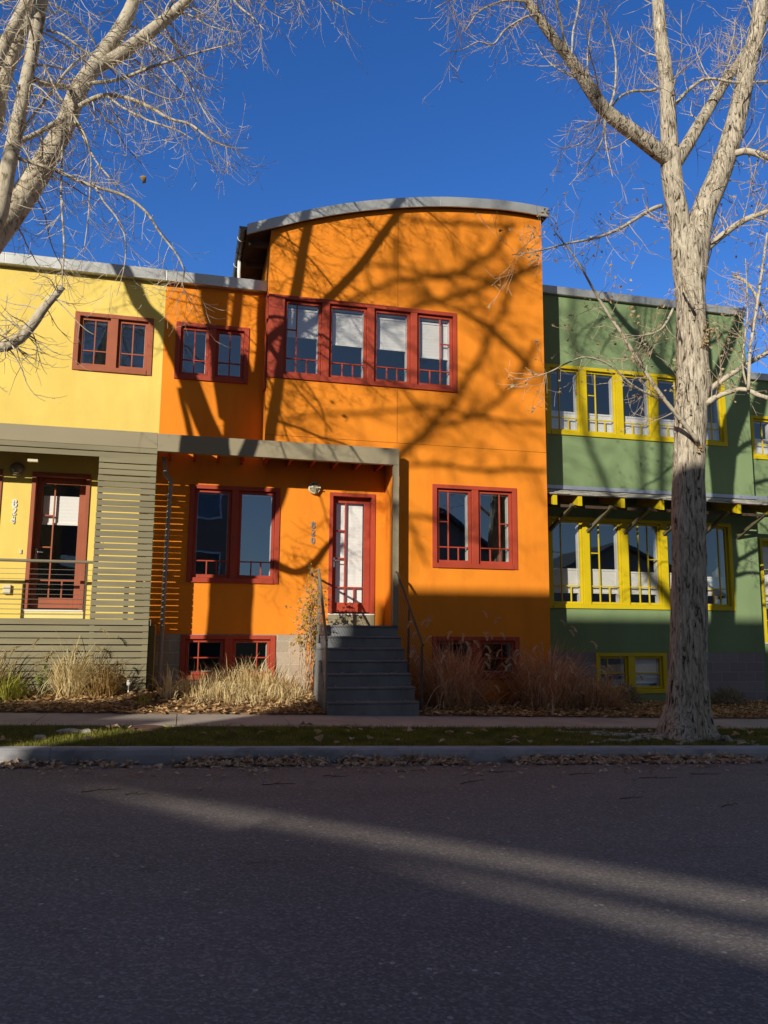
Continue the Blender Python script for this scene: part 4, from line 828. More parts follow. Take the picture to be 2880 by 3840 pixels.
window(gh, GY, *GL, ls_, [LFT, LFT, TWO, RGT, RSTEM], [(.13, .4), (.13, .4), (.13, .38), (.13, .38), (.13, .34)], YFRAME, l=.10, r=.09, sash=.04, label='lower row of five yellow sashes under the awning')
window(gh, GY, *GB, [(8.03, 8.66), (8.80, 9.44)], [BASEL, BASEX], [None, (.15, .95)], YFRAME, sash=.04, label='yellow basement window with one white shade')
window(gh, FY, *FW, [(13.06, 13.62), (13.75, 14.4)], [CROSS, CROSS], [(0, .45), (0, .45)], YFRAME, label='yellow window of the set back wing')
door(gh, FY, *FD, YFRAME, (.3, 1.0), 'yellow glazed door at the right edge')
nb = MB()
for ch, z in (('8', 1.556), ('1', 1.40), ('6', 1.25)): digit(nb, ch, 11.66, GY - .004, z, .13, False)
nb.build('house_number', SILVER, gh)
interior(gh, 6.6, 11.8, 14.85, 18.5, [-1.8, .1, 2.95, 6.9]); interior(gh, 11.9, 21.9, 16.3, 19, [-1.8, -.25, 2.95, 6])
aw = MB(); aw.box(6.53, 15, GY - .012, GY - .001, 2.845, 2.925); aw.prismx([(GY - .012, 2.845), (GY - .04, 2.842), (GY - .04, 2.848), (GY - .012, 2.853)], 6.53, 15)
ao = aw.build('awning', FLASH, gh)
shg = MB(); x = 6.50
while x < 15:
    for row in range(3):
        w_ = rng.uniform(.28, .36)
    x2 = min(x + rng.uniform(.26, .38), 15)
    for row in range(3):
        ya, yb_ = 13.73 + row * .28, 13.73 + row * .28 + .32
        zf = lambda y: 2.595 + (y - 13.73) * .285
        e = rng.uniform(-.006, .010)
        shg.add([(x, ya, zf(ya) + row * .003 + e), (x2 - .004, ya, zf(ya) + row * .003 + e), (x2 - .004, min(yb_, GY - .04), zf(min(yb_, GY - .04)) + row * .003 - .012), (x, min(yb_, GY - .04), zf(min(yb_, GY - .04)) + row * .003 - .012),
                 (x, ya, zf(ya) + row * .003 + e - .016), (x2 - .004, ya, zf(ya) + row * .003 + e - .016)], [(0, 1, 2, 3), (4, 5, 1, 0)])
    x = x2
shg.build('shingles', SHINGLE, ao)
MB().prismx([(13.745, 2.565), (GY - .002, 2.80), (GY - .002, 2.822), (13.745, 2.587)], 6.53, 15).build('awning_deck', DARKWOOD, ao)
for x in (6.70, 7.22, 8.13, 8.99, 9.86, 10.74, 11.6, 12.48, 13.3):
    MB().prismx([(13.752, 2.375), (GY - .002, 2.61), (GY - .002, 2.796), (13.752, 2.561)], x, x + .088).build('rafter', YFRAME, ao, bevel=.004)
MB().box(6.54, 15, 13.95, 14.0, 2.37, 2.425).build('purlin', DARKWOOD, ao)
for x in (7.02, 7.85, 8.68, 9.585, 10.47, 11.35):
    MB().bar((x, GY - .02, 2.0), (x + .16, 13.9, 2.42), .065, .06).build('strut', STRUT, ao)

# ================================================================== trees
def ridged(seed, amp, freq):
    ph = [(random.Random(seed + i).uniform(0, 6.28), random.Random(seed + 50 + i).uniform(.6, 1.6)) for i in range(6)]
    def w_(a, p):
        s_ = 0
        for i, (p0, k) in enumerate(ph):
            s_ += math.sin(a * (freq + 2 * i) + p0 + math.sin(p.z * k * 2.3 + i) * 1.6 + p.z * (.3 if i % 2 else -.3))
        return 1 + amp * s_ / 3 + amp * .7 * math.sin(p.z * 9 + a * 3) * math.sin(a * 5 + p.z * 4)
    return w_
def add_limb(mb, pts, step=.08, n=12, wob=None, jit=0):
    q = smooth_path(pts, step)
    if jit:
        ph = rng.uniform(0, 6)
        for i, p in enumerate(q):
            s_ = min(1, i * step / .3)
            p[0] += jit * s_ * math.sin(i * step * 5 + ph); p[2] += jit * s_ * math.cos(i * step * 4.3 + ph * 2)
    mb.tube([p[:3] for p in q], [p[3] for p in q], n, True, wob)
    return q
def rand_dir(r_):
    while True:
        v = Vector((r_.uniform(-1, 1), r_.uniform(-1, 1), r_.uniform(-1, 1)))
        if .1 < v.length < 1: return v.normalized()
def shoot(mb, p, d, L_, r0, r_, sides=3, droop=.0, uptip=.0, wander=.28, step=.065):
    """one twig; returns its polyline"""
    n = max(3, int(L_ / step)); pts = [Vector(p)]; d = Vector(d).normalized(); rr = [r0]
    for i in range(n):
        t = (i + 1) / n
        d = d + rand_dir(r_) * wander * .5 + Vector((0, 0, -droop * (1 - t) + uptip * t * t)) * .5
        d.normalize(); pts.append(pts[-1] + d * (L_ / n)); rr.append(max(.0021, r0 * (1 - .75 * t)))
    mb.tube(pts, rr, sides, False)
    return pts
def twigs_on(mb, path, r_, per_m, Lr, droop, uptip, sub, t0=.0, t1=1.0, spread=1.0, leafpts=None, rscale=.3, up=0.0, rmax=.010, keep=None):
    length = sum(np.linalg.norm((b - a)[:3]) for a, b in zip(path, path[1:]))
    cnt = int(length * per_m * (t1 - t0) + r_.random())
    for _ in range(cnt):
        t = r_.uniform(t0, t1); i = min(len(path) - 2, int(t * (len(path) - 1)))
        p = Vector(path[i][:3]); ax = Vector((path[i + 1] - path[i])[:3]).normalized()
        d = rand_dir(r_); d = (d - ax * d.dot(ax)).normalized() * spread + ax * r_.uniform(.2, .9) + Vector((0, 0, up))
        L_ = r_.uniform(*Lr); r0 = min(rmax, max(.0035, path[i][3] * rscale))
        if keep and not keep(p + d.normalized() * L_): continue
        q = shoot(mb, p, d, L_, r0, r_, 4 if r0 > .006 else 3, droop, uptip)
        for _s in range(int(sub * L_ + r_.random())):
            k = r_.randrange(1, len(q) - 1); ax2 = (q[k + 1] - q[k]).normalized(); d2 = rand_dir(r_); d2 = (d2 - ax2 * d2.dot(ax2)) + ax2 * .7 + Vector((0, 0, up))
            q2 = shoot(mb, q[k], d2, r_.uniform(.18, .5) * min(1.2, .6 + L_ * .4), r0 * .6, r_, 3, droop * .7, uptip)
            if leafpts is not None: leafpts += [q2[-1], q2[len(q2) // 2]]
            if r_.random() < .75:
                for _z in range(2):
                    k2 = r_.randrange(1, len(q2)); d3 = rand_dir(r_) + (q2[k2] - q2[k2 - 1]).normalized() * .8
                    q3 = shoot(mb, q2[k2], d3, r_.uniform(.08, .22), r0 * .4, r_, 3, droop * .4, uptip, step=.05)
                    if leafpts is not None: leafpts.append(q3[-1])
        if leafpts is not None: leafpts.append(q[-1])
def side_branches(mb, path, r_, n, Lr, r0, droop, uptip, t0, t1, up, keep=None):
    out = []
    for _ in range(n * 3):
        if len(out) >= n: break
        t = r_.uniform(t0, t1); i = min(len(path) - 2, int(t * (len(path) - 1))); p = Vector(path[i][:3]); ax = Vector((path[i + 1] - path[i])[:3]).normalized()
        d = rand_dir(r_); d = (d - ax * d.dot(ax)).normalized() * .8 + ax * r_.uniform(.5, 1.1) + Vector((0, 0, up)); d.normalize(); L_ = r_.uniform(*Lr); q = p.copy(); pts = [(*p, r0)]
        m_ = max(5, int(L_ / .11)); dd = d.copy()
        for k_ in range(m_):
            f_ = (k_ + 1) / m_; dd = (dd + rand_dir(r_) * .16 + Vector((0, 0, -droop * .35 * (1 - f_) + uptip * .35 * f_))).normalized(); q = q + dd * (L_ / m_); pts.append((*q, r0 * (1 - .7 * f_)))
        if keep and not (keep(q) and keep((p + q) / 2)): continue
        sp = smooth_path(pts, .06); mb.tube([a_[:3] for a_ in sp], [a_[3] for a_ in sp], 6, False); out.append(sp)
    return out
def leaf_quad(mb, p, s_, r_, flat=False):
    a = r_.uniform(0, 6.28)
    if flat:
        u = Vector((math.cos(a), math.sin(a), r_.uniform(-.25, .25))); v = Vector((-math.sin(a), math.cos(a), r_.uniform(-.35, .35)))
    else:
        u = rand_dir(r_); v = u.cross(rand_dir(r_)).normalized()
    n = u.cross(v).normalized() * s_ * r_.uniform(.05, .3); p = Vector(p)
    pts = [p - u * s_ * .5, p - u * s_ * .15 + v * s_ * .36 + n, p + u * s_ * .55, p - u * s_ * .15 - v * s_ * .36 + n]
    mb.add([tuple(q) for q in pts], [(0, 1, 2), (0, 2, 3)])
LEFT_KEEP = lambda q: not (q.y > 8 and q.z / max(q.y, .1) < .36 and q.x / q.y > -.05) and not (q.x / q.y > .10 and .0 < q.z / q.y < .69 and q.y > 5)

rr_ = random.Random(21)
rt_ = thing('cottonwood_tree', 'thick furrowed cottonwood with several upright limbs and scattered dry leaves before the green house', 'tree', (6.85, 10, -1.36))
tm = MB(); paths = {}
wob = ridged(3, .035, 9)
def flare(a, p):
    h = p.z + 1.4 ; k = max(0, 1 - h / .55)
    return wob(a, p) * (1 + k * k * .16 * (math.sin(a * 3 + 1) + .5 * math.sin(a * 5 + 2.2)))
paths['trunk'] = add_limb(tm, [(6.78, 10.0, -1.5, .47)] + RIGHT['trunk'], .05, 56, flare)
for nme in ('left_stem', 'left_limb', 'mid_limb', 'inner_limb', 'right_stem'):
    paths[nme] = add_limb(tm, RIGHT[nme], .06, 32, ridged(len(nme), .035, 6))
tm.build('trunk', BARK, rt_, True)
bm_ = MB()
for nme, pts in RIGHT.items():
    if nme in paths: continue
    paths[nme] = add_limb(bm_, pts, .07, 12, ridged(len(nme) + 3, .04, 3), .006)
tw = MB(); lp = []; sbm = bm_
for nme, n_, t0 in (('left_limb', 8, .35), ('mid_limb', 10, .2), ('inner_limb', 9, .2), ('right_stem', 10, .25)):
    for sp in side_branches(sbm, paths[nme], rr_, n_, (.7, 1.6), .014, .1, .5, t0, 1, .25): twigs_on(tw, sp, rr_, 11, (.15, .5), .05, .3, 4.0, .1, 1, 1, None, .45, .15, .007)
bm_.build('branch', BARKL, rt_, True, label='smaller pale side branches')
for nme, pm, Lr in (('left_limb', 2.5, (.3, .9)), ('mid_limb', 2.5, (.3, .9)), ('inner_limb', 3, (.3, .9)), ('right_stem', 2.5, (.3, .9)), ('left_stem', 1, (.3, .8)), ('r1', 12, (.3, .9)), ('r2', 12, (.3, .8)), ('low1', 9, (.3, .8)), ('low2', 5, (.3, .7)),
                    ('upright', 9, (.3, .9)), ('upright2', 9, (.2, .6)), ('ln', 6.5, (.25, .75)), ('ln2', 6, (.2, .6)), ('ln3', 9, (.25, .7)), ('ln4', 7, (.2, .5)), ('ln5', 7, (.2, .6)), ('r3', 9, (.3, .8)), ('arc1', 7, (.3, .8)), ('arc2', 7, (.3, .7)), ('up1', 9, (.2, .6)), ('tl1', 13, (.2, .55)), ('tl2', 12, (.2, .5)), ('tl3', 12, (.2, .6)), ('dl1', 11, (.15, .5)), ('dl2', 11, (.15, .5)), ('dl3', 11, (.15, .45)), ('up2', 9, (.3, .8)), ('up3', 9, (.3, .8))):
    low = nme in ('ln', 'ln2', 'ln3', 'ln4', 'ln5', 'low1', 'low2', 'r1', 'r3', 'upright', 'upright2')
    twigs_on(tw, paths[nme], rr_, pm * 1.5, Lr, .10, .3, 4.4, .12, 1, 1, lp if low else None, .28, .12)
tw.build('twigs', TWIGR, rt_)
lf = MB()
for p in lp:
    if rr_.random() < .36: leaf_quad(lf, p + rand_dir(rr_) * .02, rr_.uniform(.035, .065), rr_)
def cluster(c, r_, n):
    for _ in range(n): leaf_quad(lf, Vector(c) + rand_dir(rr_) * r_ * rr_.random(), rr_.uniform(.04, .075), rr_)
cluster((7.3, 9.76, 4.38), .13, 45); cluster((7.22, 9.72, 4.18), .12, 30); cluster((7.05, 9.75, 2.62), .09, 12); cluster((6.6, 9.6, 3.75), .12, 8); cluster((6.4, 9.4, 3.3), .10, 8); cluster((6.3, 9.4, 4.5), .12, 10); cluster((5.75, 9.3, 4.3), .15, 10)
lf.build('leaves', DRYLEAF, rt_)
rtm = MB()
for (x0, y0, x1, y1, r0) in ((6.6, 9.75, 5.3, 9.9, .05), (6.7, 9.6, 6.1, 9.2, .045), (7.1, 9.65, 7.25, 9.15, .05), (6.45, 9.9, 4.9, 10.15, .03), (5.9, 9.5, 4.9, 9.25, .03)):
    pts = []
    for i in range(9):
        t = i / 8; x = lerp(x0, x1, t) + .03 * math.sin(i * 2.1); y = lerp(y0, y1, t) + .04 * math.sin(i * 1.3)
        pts.append((x, y, lawn_z(x, y) + .018 - .015 * t + .012 * math.sin(i * 1.7), r0 * (1 - .6 * t)))
    add_limb(rtm, pts, .06, 8, ridged(int(x0 * 9), .08, 3))
rtm.build('roots', BARK, rt_, True)

rl_ = random.Random(5)
lt_ = thing('bare_tree', 'smooth pale bare tree reaching in at the upper left', 'tree', (-3.1, 9.6, -1.2))
tm = MB(); lpth = {}
lpth['trunk'] = add_limb(tm, LEFT['trunk'], .07, 32, ridged(9, .03, 7))
for nme in ('P', 'P1', 'P2', 'Q', 'Rr', 'S', 'l2', 'l3', 'l5', 'stub'): lpth[nme] = add_limb(tm, LEFT[nme], .07, 24, ridged(len(nme) * 7 + 1, .022, 4), .006)
tm.build('trunk', BARKL, lt_, True)
bm_ = MB()
for nme, pts in LEFT.items():
    if nme in lpth: continue
    lpth[nme] = add_limb(bm_, pts, .06, 10, ridged(len(nme) + 5, .04, 3), .010)
tw = MB(); sbm = bm_
for nme, n_, t0 in (('P', 8, .3), ('P1', 9, 0), ('P2', 11, .1), ('Q', 8, .3), ('Rr', 7, .3), ('S', 6, 0)):
    for sp in side_branches(sbm, lpth[nme], rl_, n_, (.7, 1.7), .014, .9, .5, t0, 1, -.1, LEFT_KEEP): twigs_on(tw, sp, rl_, 10, (.15, .55), .5, .6, 4.0, .1, 1, 1, None, .45, -.2, .007, LEFT_KEEP)
bm_.build('branch', BARKL, lt_, True)
for nme, pm, Lr, t0 in (('P', 2.5, (.3, .8), .3), ('P1', 6, (.4, 1.1), 0), ('P2', 6, (.4, 1.1), 0), ('Q', 3, (.3, .9), .2), ('Rr', 3, (.3, 1.0), .3), ('S', 3, (.3, .9), 0), ('l2', 7, (.5, 1.2), .3), ('l3', 3, (.4, 1.0), .5),
                        ('l5', 7, (.4, 1.2), .2), ('W', 22, (.25, .75), .25), ('T', 15, (.25, .8), .1), ('U', 13, (.2, .7), .1), ('V', 9, (.25, .7), .1), ('X1', 9, (.3, .8), 0), ('X2', 7, (.3, .7), 0), ('X3', 9, (.3, .7), 0), ('X4', 9, (.2, .5), 0), ('X5', 9, (.2, .6), 0), ('X6', 8, (.2, .45), 0), ('X7', 11, (.2, .6), 0), ('X8', 9, (.3, .7), 0), ('X9', 9, (.2, .6), 0), ('X10', 12, (.3, .7), 0), ('X11', 12, (.3, .7), 0), ('Y1', 15, (.3, .9), 0), ('Y2', 13, (.3, .8), 0)):
    twigs_on(tw, lpth[nme], rl_, pm * 1.3, Lr, .5, .6, 4.2, t0, 1, 1, None, .3, -.2, .0085, LEFT_KEEP)
tw.build('twigs', TWIG, lt_)
lf = MB()
for c in ((-.72, 9.6, 5.5), (-.70, 9.6, 5.46), (-.95, 9.6, 5.75)): leaf_quad(lf, c, .1, rl_)
lf.build('leaves', DRYLEAF, lt_)

OPP2 = {k_: OPP.pop(k_) for k_ in ('n', 'o', 'p', 'trunk2')}
ro_ = random.Random(11)
ot_ = thing('street_tree', 'bare tree across the street whose branches shade the orange wall', 'tree', (-9.6, -2, -1.5))
tm = MB(); op = {'trunk': add_limb(tm, OPP['trunk'], .15, 14, ridged(4, .03, 5))}; tm.build('trunk', BARKL, ot_, True)
bm_ = MB()
for nme, pts in OPP.items():
    if nme != 'trunk': op[nme] = add_limb(bm_, pts, .12, 8, None, .02)
for a, b in (('b', 'trunk'), ('c', 'a'), ('d', 'c'), ('e', 'a'), ('f', 'd'), ('g', 'c'), ('i', 'trunk'), ('j', 'trunk')):
    s_ = op[a][0]; best = min(op[b], key=lambda q: np.linalg.norm((q - s_)[:3]) + (q[2] > s_[2]) * .5); mid = (best + s_) / 2; mid[2] -= .2
    bm_.tube([best[:3], mid[:3], s_[:3]], [s_[3] * .8] * 3, 6)
bm_.build('branch', BARKL, ot_, True)
tw = MB()
for nme in op:
    if nme != 'trunk': twigs_on(tw, op[nme], ro_, 7, (.4, 1.5), .1, .2, 4.0, .1, 1, 1, None, .35, .1, .014)
tw.build('twigs', TWIG, ot_)

o2_ = thing('street_tree', 'slim bare tree across the street nearer the green house', 'tree', (-5.9, -2, -1.5))
tm = MB(); q2 = add_limb(tm, OPP2['trunk2'], .15, 14, ridged(6, .03, 5)); tm.build('trunk', BARKL, o2_, True)
bm_ = MB(); tw = MB()
for k_ in ('n', 'o', 'p'):
    q = add_limb(bm_, [tuple(q2[-1])] + OPP2[k_], .12, 8, None, .02); twigs_on(tw, q, ro_, 5, (.4, 1.4), .1, .2, 2.6, .1, 1, 1, None, .35, .1, .014)
bm_.build('branch', BARKL, o2_, True); tw.build('twigs', TWIG, o2_)

# ================================================================== opposite side of the street (behind the camera)
def opp_house(label, polys, y0, y1, wins, roof=None):
    t = thing('opposite_house', label, 'house', (polys[0][0][0], y0, -1.5))
    mb = MB()
    for p in polys: mb.prism(p, y0, y1)
    mb.build('wall', OPPW, t)
    for (a, b, c, d) in wins:
        wm = MB(); wm.ring(a, b, y1 + .002, y1 + .05, c, d, .08, .08, .08, .08); wo = wm.build('window', WHITE, t)
        MB().quad((a + .08, y1 + .02, c + .08), (a + .08, y1 + .02, d - .08), (b - .08, y1 + .02, d - .08), (b - .08, y1 + .02, c + .08)).build('pane', DGLASS, wo)
    if roof: MB().prism(roof, y0 - 5, y1 + .35).build('roof', OPPR, t)
opp_house('tall terraced house with an invented sloping slot that lets a sun streak onto the road', [[(-14.1, -1.6), (-3, -1.6), (-3, 2.02), (-13, 4.85), (-14.1, 4.85)], [(-14.1, 4.872), (-13, 4.872), (-3, 2.50), (-3, 9.34), (-13.5, 9.34)], [(-9.5, 3.86), (-3.001, 2.24), (-3.001, 2.31), (-9.5, 3.92)], [(-2.998, -1.6), (1.9, -1.6), (1.9, 9.34), (-2.998, 9.34)]], -6.2, -6.0,  # slot and thin bar in it added to shape the road's sun streak
          [(-2.4, -1.0, 1.6, 3.2), (0, 1.4, 1.6, 3.2), (-2.4, -1.0, 4.6, 6.2), (0, 1.4, 4.6, 6.2)])
opp_house('long lower house at the far left across the street', [[(-45, -1.6), (-14.55, -1.6), (-14.55, 6.4), (-15.6, 6.45), (-15.75, 7.08), (-45, 7.08)]], -6.2, -6.0, [(-18, -16.5, 1, 2.6), (-22, -20.5, 1, 2.6)])
opp_house('narrow gabled house across the street', [[(8.2, -1.6), (13.4, -1.6), (13.4, 3.4), (10.8, 5.2), (8.2, 3.4)]], -6.6, -6.3, [(9, 10.2, .4, 2), (11.4, 12.6, .4, 2)], [(7.9, 3.2), (10.8, 5.22), (13.7, 3.2), (13.7, 3.4), (10.8, 5.42), (7.9, 3.4)])
opp_house('wide red brown gabled house across the street', [[(15.5, -1.6), (27, -1.6), (27, 1.9), (21.5, 4.3), (15.5, 1.9)]], -7.6, -7.3, [(17, 18.4, 0, 1.4), (20, 21.4, 0, 1.4), (23, 24.4, 0, 1.4)], [(15.1, 1.72), (21.5, 4.32), (27.4, 1.72), (27.4, 1.95), (21.5, 4.55), (15.1, 1.95)])

# ================================================================== planting
def blade(mb, p, ang, L_, lean, wd, r_, seg=5, curl=.9):
    """one arching blade"""
    d = Vector((math.cos(ang), math.sin(ang), 0)); side = Vector((-d.y, d.x, 0)); p = Vector(p); vs = []
    el_ = math.pi / 2 - lean; kink = r_.randrange(2, seg + 1) if r_.random() < .3 else 99; kd = r_.uniform(.5, 1.9)
    for i in range(seg + 1):
        t = i / seg; ww = wd * min(1, .45 + t * 2.5) * (1 - t) ** .75 * .75 + .0008
        vs += [p - side * ww, p + side * ww]
        e = el_ - curl * t * t * 2.0 - (kd if i >= kink else 0); p = p + (d * math.cos(e) + Vector((0, 0, 1)) * math.sin(e)) * (L_ / seg)
        p = p + side * r_.uniform(-.01, .01)
    mb.add([tuple(v) for v in vs], [(2 * i, 2 * i + 1, 2 * i + 3, 2 * i + 2) for i in range(seg)])
    return p
def grass_clump(name, label, c, n, Lr, wd, mat, seed, spread, lean=.45, curl=.6, plumes=0, plume_len=.16, squash=1.0, group=None, plmat=None, cat='ornamental grass', pale=0, palemat=STRAW):
    r_ = random.Random(seed); z = z_bed(c[0], c[1]); t = thing(name, label, cat, (c[0], c[1], z), group); mb = MB()
    for _ in range(n):
        a = r_.uniform(0, 6.283); q = r_.random() ** .7 * spread
        x, y = c[0] + q * math.cos(a), c[1] + q * math.sin(a) * squash
        blade(mb, (x, y, z_bed(x, y) - .03), a + r_.uniform(-.9, .9), r_.uniform(*Lr), abs(r_.gauss(0, lean)) * (.4 + q / spread), wd * r_.uniform(.6, 1.3), r_, 6, curl * r_.uniform(.3, 1.5))
    mb.build('blades', mat, t)
    if pale:
        ps = MB()
        for _ in range(pale):
            a = r_.uniform(0, 6.283); q = r_.random() ** .6 * spread; x, y = c[0] + q * math.cos(a), c[1] + q * math.sin(a) * squash
            blade(ps, (x, y, z_bed(x, y) - .02), a + r_.uniform(-.7, .7), r_.uniform(Lr[0], Lr[1] * 1.1), abs(r_.gauss(.1, lean)) * (.4 + q / spread), wd * r_.uniform(1.1, 1.7), r_, 7, curl * r_.uniform(.6, 1.6))
        ps.build('pale_strands', palemat, t)
    if plumes:
        pm = MB(); sm = MB()
        for _ in range(plumes):
            a = r_.uniform(0, 6.283); q = r_.random() * spread * .5; x, y = c[0] + q * math.cos(a), c[1] + q * math.sin(a) * squash
            e = blade(sm, (x, y, z_bed(x, y)), a, r_.uniform(Lr[0] * .9, Lr[1] * 1.08), abs(r_.gauss(.15, lean * .8)), .006, r_, 6, .35)
            d = Vector((math.cos(a), math.sin(a) * .6, r_.uniform(.1, .8))).normalized(); p = Vector(e)
            for i in range(42):
                t_ = i / 42; c_ = p + d * plume_len * t_; d2 = (d + rand_dir(r_) * .75 + Vector((0, 0, -.35))).normalized(); ln = plume_len * .46 * math.sin(math.pi * min(1, t_ * .8 + .18))
                s2 = d2.cross(rand_dir(r_)).normalized() * .0048; f_ = c_ + d2 * ln + Vector((0, 0, -ln * .25))
                pm.add([tuple(c_ - s2), tuple(c_ + s2), tuple(f_)], [(0, 1, 2)])
                if i % 6 == 5: d = (d + Vector((math.cos(a) * .22, 0, -.30))).normalized()
        sm.build('stems', mat, t); pm.build('plumes', plmat or PLUME, t)
    return t
grass_clump('fountain_grass', 'tall sunlit straw fountain grass with drooping plumes before the slatted skirt', (-1.62, 13.0), 330, (.45, 1.0), .010, STRAW, 31, .17, .36, .9, 17, .19, .7, pale=70)
grass_clump('fountain_grass', 'low brown fountain grass clump right of the tall straw one', (-1.16, 12.98), 330, (.35, .75), .009, blade_mat('tan brown blades', (.34, .20, .07), (.62, .44, .18), .3, 6), 32, .2, .5, .95, 9, .14, .7)
grass_clump('fountain_grass', 'straw plumed grass clump cut off by the left edge', (-2.75, 13.05), 260, (.5, .95), .010, STRAW, 33, .17, .4, .7, 7, .16, .7)
grass_clump('lily_clump', 'yellow green strappy clump at the far left', (-2.45, 12.75), 260, (.3, .55), .016, GREENB, 34, .22, .7, .9, cat='lily plant')
grass_clump('lily_clump', 'few pale limp leaves beside the downspout', (-.18, 12.85), 34, (.3, .7), .02, STRAW, 35, .1, .5, 1.0, cat='lily plant')
grass_clump('lily_clump', 'small bright green shoot among dark leaves near the sidewalk', (-.52, 12.35), 26, (.15, .32), .02, GREENB, 36, .08, .7, .8, cat='lily plant')
for i, (x, y, n, hmax) in enumerate(((.32, 13.35, 130, .52), (.72, 13.5, 170, .62), (1.02, 13.55, 190, .66), (1.32, 13.45, 200, .6), (1.62, 13.5, 150, .46), (.1, 13.1, 90, .42), (.55, 13.0, 120, .36), (.95, 13.0, 120, .34), (1.4, 13.0, 110, .3), (1.85, 13.25, 100, .34), (.3, 12.75, 90, .5), (.75, 12.7, 90, .5), (1.15, 12.75, 80, .45), (1.55, 12.75, 70, .4), (1.75, 13.0, 70, .4))):
    grass_clump('dried_grass', 'bleached flopped grass tuft under the red basement window', (x, y), int(n * 1.5), (hmax * .3, hmax * 1.15), .010, STRAW, 40 + i, .28, .7 if i < 7 else 1.2, .9 if i < 7 else 1.4, pale=22 if i < 7 else 8, group='bleached grass tufts below the basement window')
grass_clump('maiden_grass', 'big brown feathery grass in shade just right of the steps', (4.38, 12.85), 850, (.6, 1.35), .0095, TANG, 60, .42, .42, .65, 46, .15, .8, plmat=TANP, pale=130, palemat=TANP)
grass_clump('maiden_grass', 'big brown feathery grass at the orange house corner', (6.1, 12.95), 1000, (.55, 1.35), .0095, TANG, 61, .5, .48, .7, 46, .15, .8, plmat=TANP, pale=150, palemat=TANP)
grass_clump('maiden_grass', 'low sprawling brown grass beside the round shrub', (7.05, 12.9), 520, (.4, .95), .0095, TANG, 62, .4, .85, .8, 12, .12, .8, plmat=TANP, pale=80, palemat=TANP)
def mound(label, c, rx_, rz_, seed):
    r_ = random.Random(seed); z = z_bed(*c); t = thing('round_shrub', label, 'shrub', (c[0], c[1], z)); mb = MB()
    for _ in range(1500):
        d = rand_dir(r_); d.z = abs(d.z); q = r_.uniform(.55, 1.0); p = Vector((c[0] + d.x * rx_ * q, c[1] + d.y * rx_ * q, z + d.z * rz_ * q))
        o = (d + rand_dir(r_) * .5 + Vector((0, 0, .3))).normalized(); s_ = o.cross(rand_dir(r_)).normalized() * r_.uniform(.003, .008); e = p + o * r_.uniform(.05, .13)
        mb.add([tuple(p - s_), tuple(p + s_), tuple(e)], [(0, 1, 2)])
    st_ = MB()
    for _ in range(60):
        d = rand_dir(r_); d.z = abs(d.z) + .3; shoot(st_, (c[0], c[1], z), d, rz_ * r_.uniform(.7, 1.1), .006, r_, 3)
    st_.build('stems', TWIGR, t); mb.build('foliage', SHRUB, t)
mound('round grey green shrub under the yellow basement window', (7.95, 13.55), .30, .36, 71)
mound('low rounded shrub against the grey block wall right of the trunk', (10.15, 13.6), .36, .34, 72)
# vine on the left stair rail
rv = random.Random(77); vn = thing('climbing_vine', 'yellow leaved vine climbing the left stair rail', 'vine', (2.0, 13.3, -.95)); vs_ = MB(); vl = MB()
for i in range(26):
    x0, y0 = 1.99 + rv.uniform(-.08, .1), 13.3 + rv.uniform(-.2, .25); p = Vector((x0, y0, -1.0)); d = Vector((rv.uniform(-.05, .08), rv.uniform(-.05, .05), 1)); pts = [p.copy()]
    top_ = rv.uniform(.1, 1.05)
    while p.z < top_:
        d = (d + rand_dir(rv) * .28 + Vector(((2.06 - p.x) * .7, (13.2 - p.y) * .5, .3))).normalized(); p = p + d * .09; pts.append(p.copy())
    vs_.tube(pts, [.006 - .004 * k_ / len(pts) for k_ in range(len(pts))], 4, False)
    for q in pts:
        if q.z > -.25 and rv.random() < .8:
            d2 = rand_dir(rv); d2.x -= .25; e = shoot(vs_, q, d2, rv.uniform(.1, .34), .003, rv, 3, .2, 0, .4, .04)
            for z_ in range(3):
                if rv.random() < .9: leaf_quad(vl, e[rv.randrange(len(e))], rv.uniform(.035, .075), rv)
for (x0, y0, z0_, x1, z1_) in ((1.95, 13.25, .15, 1.72, -.85), (2.0, 13.3, .05, 1.84, -.2), (1.98, 13.3, -.1, 1.62, -.75)):
    vs_.tube([(x0, y0, z0_), (lerp(x0, x1, .6) - .12, y0 - .1, lerp(z0_, z1_, .35)), (x1, y0 - .1, z1_)], .005, 4)
for i in range(34):          # runners in front of the door sill
    x = rv.uniform(2.2, 3.0); shoot(vs_, (2.16, 13.25 + rv.uniform(-.2, .2), rv.uniform(.15, .95)), (rv.uniform(.3, 1), rv.uniform(-.2, .4), rv.uniform(-.3, .3)), rv.uniform(.1, .3), .003, rv, 3, .2, 0, .45, .04)
vs_.build('stems', TWIGR, vn); vl.build('leaves', VINEL, vn)
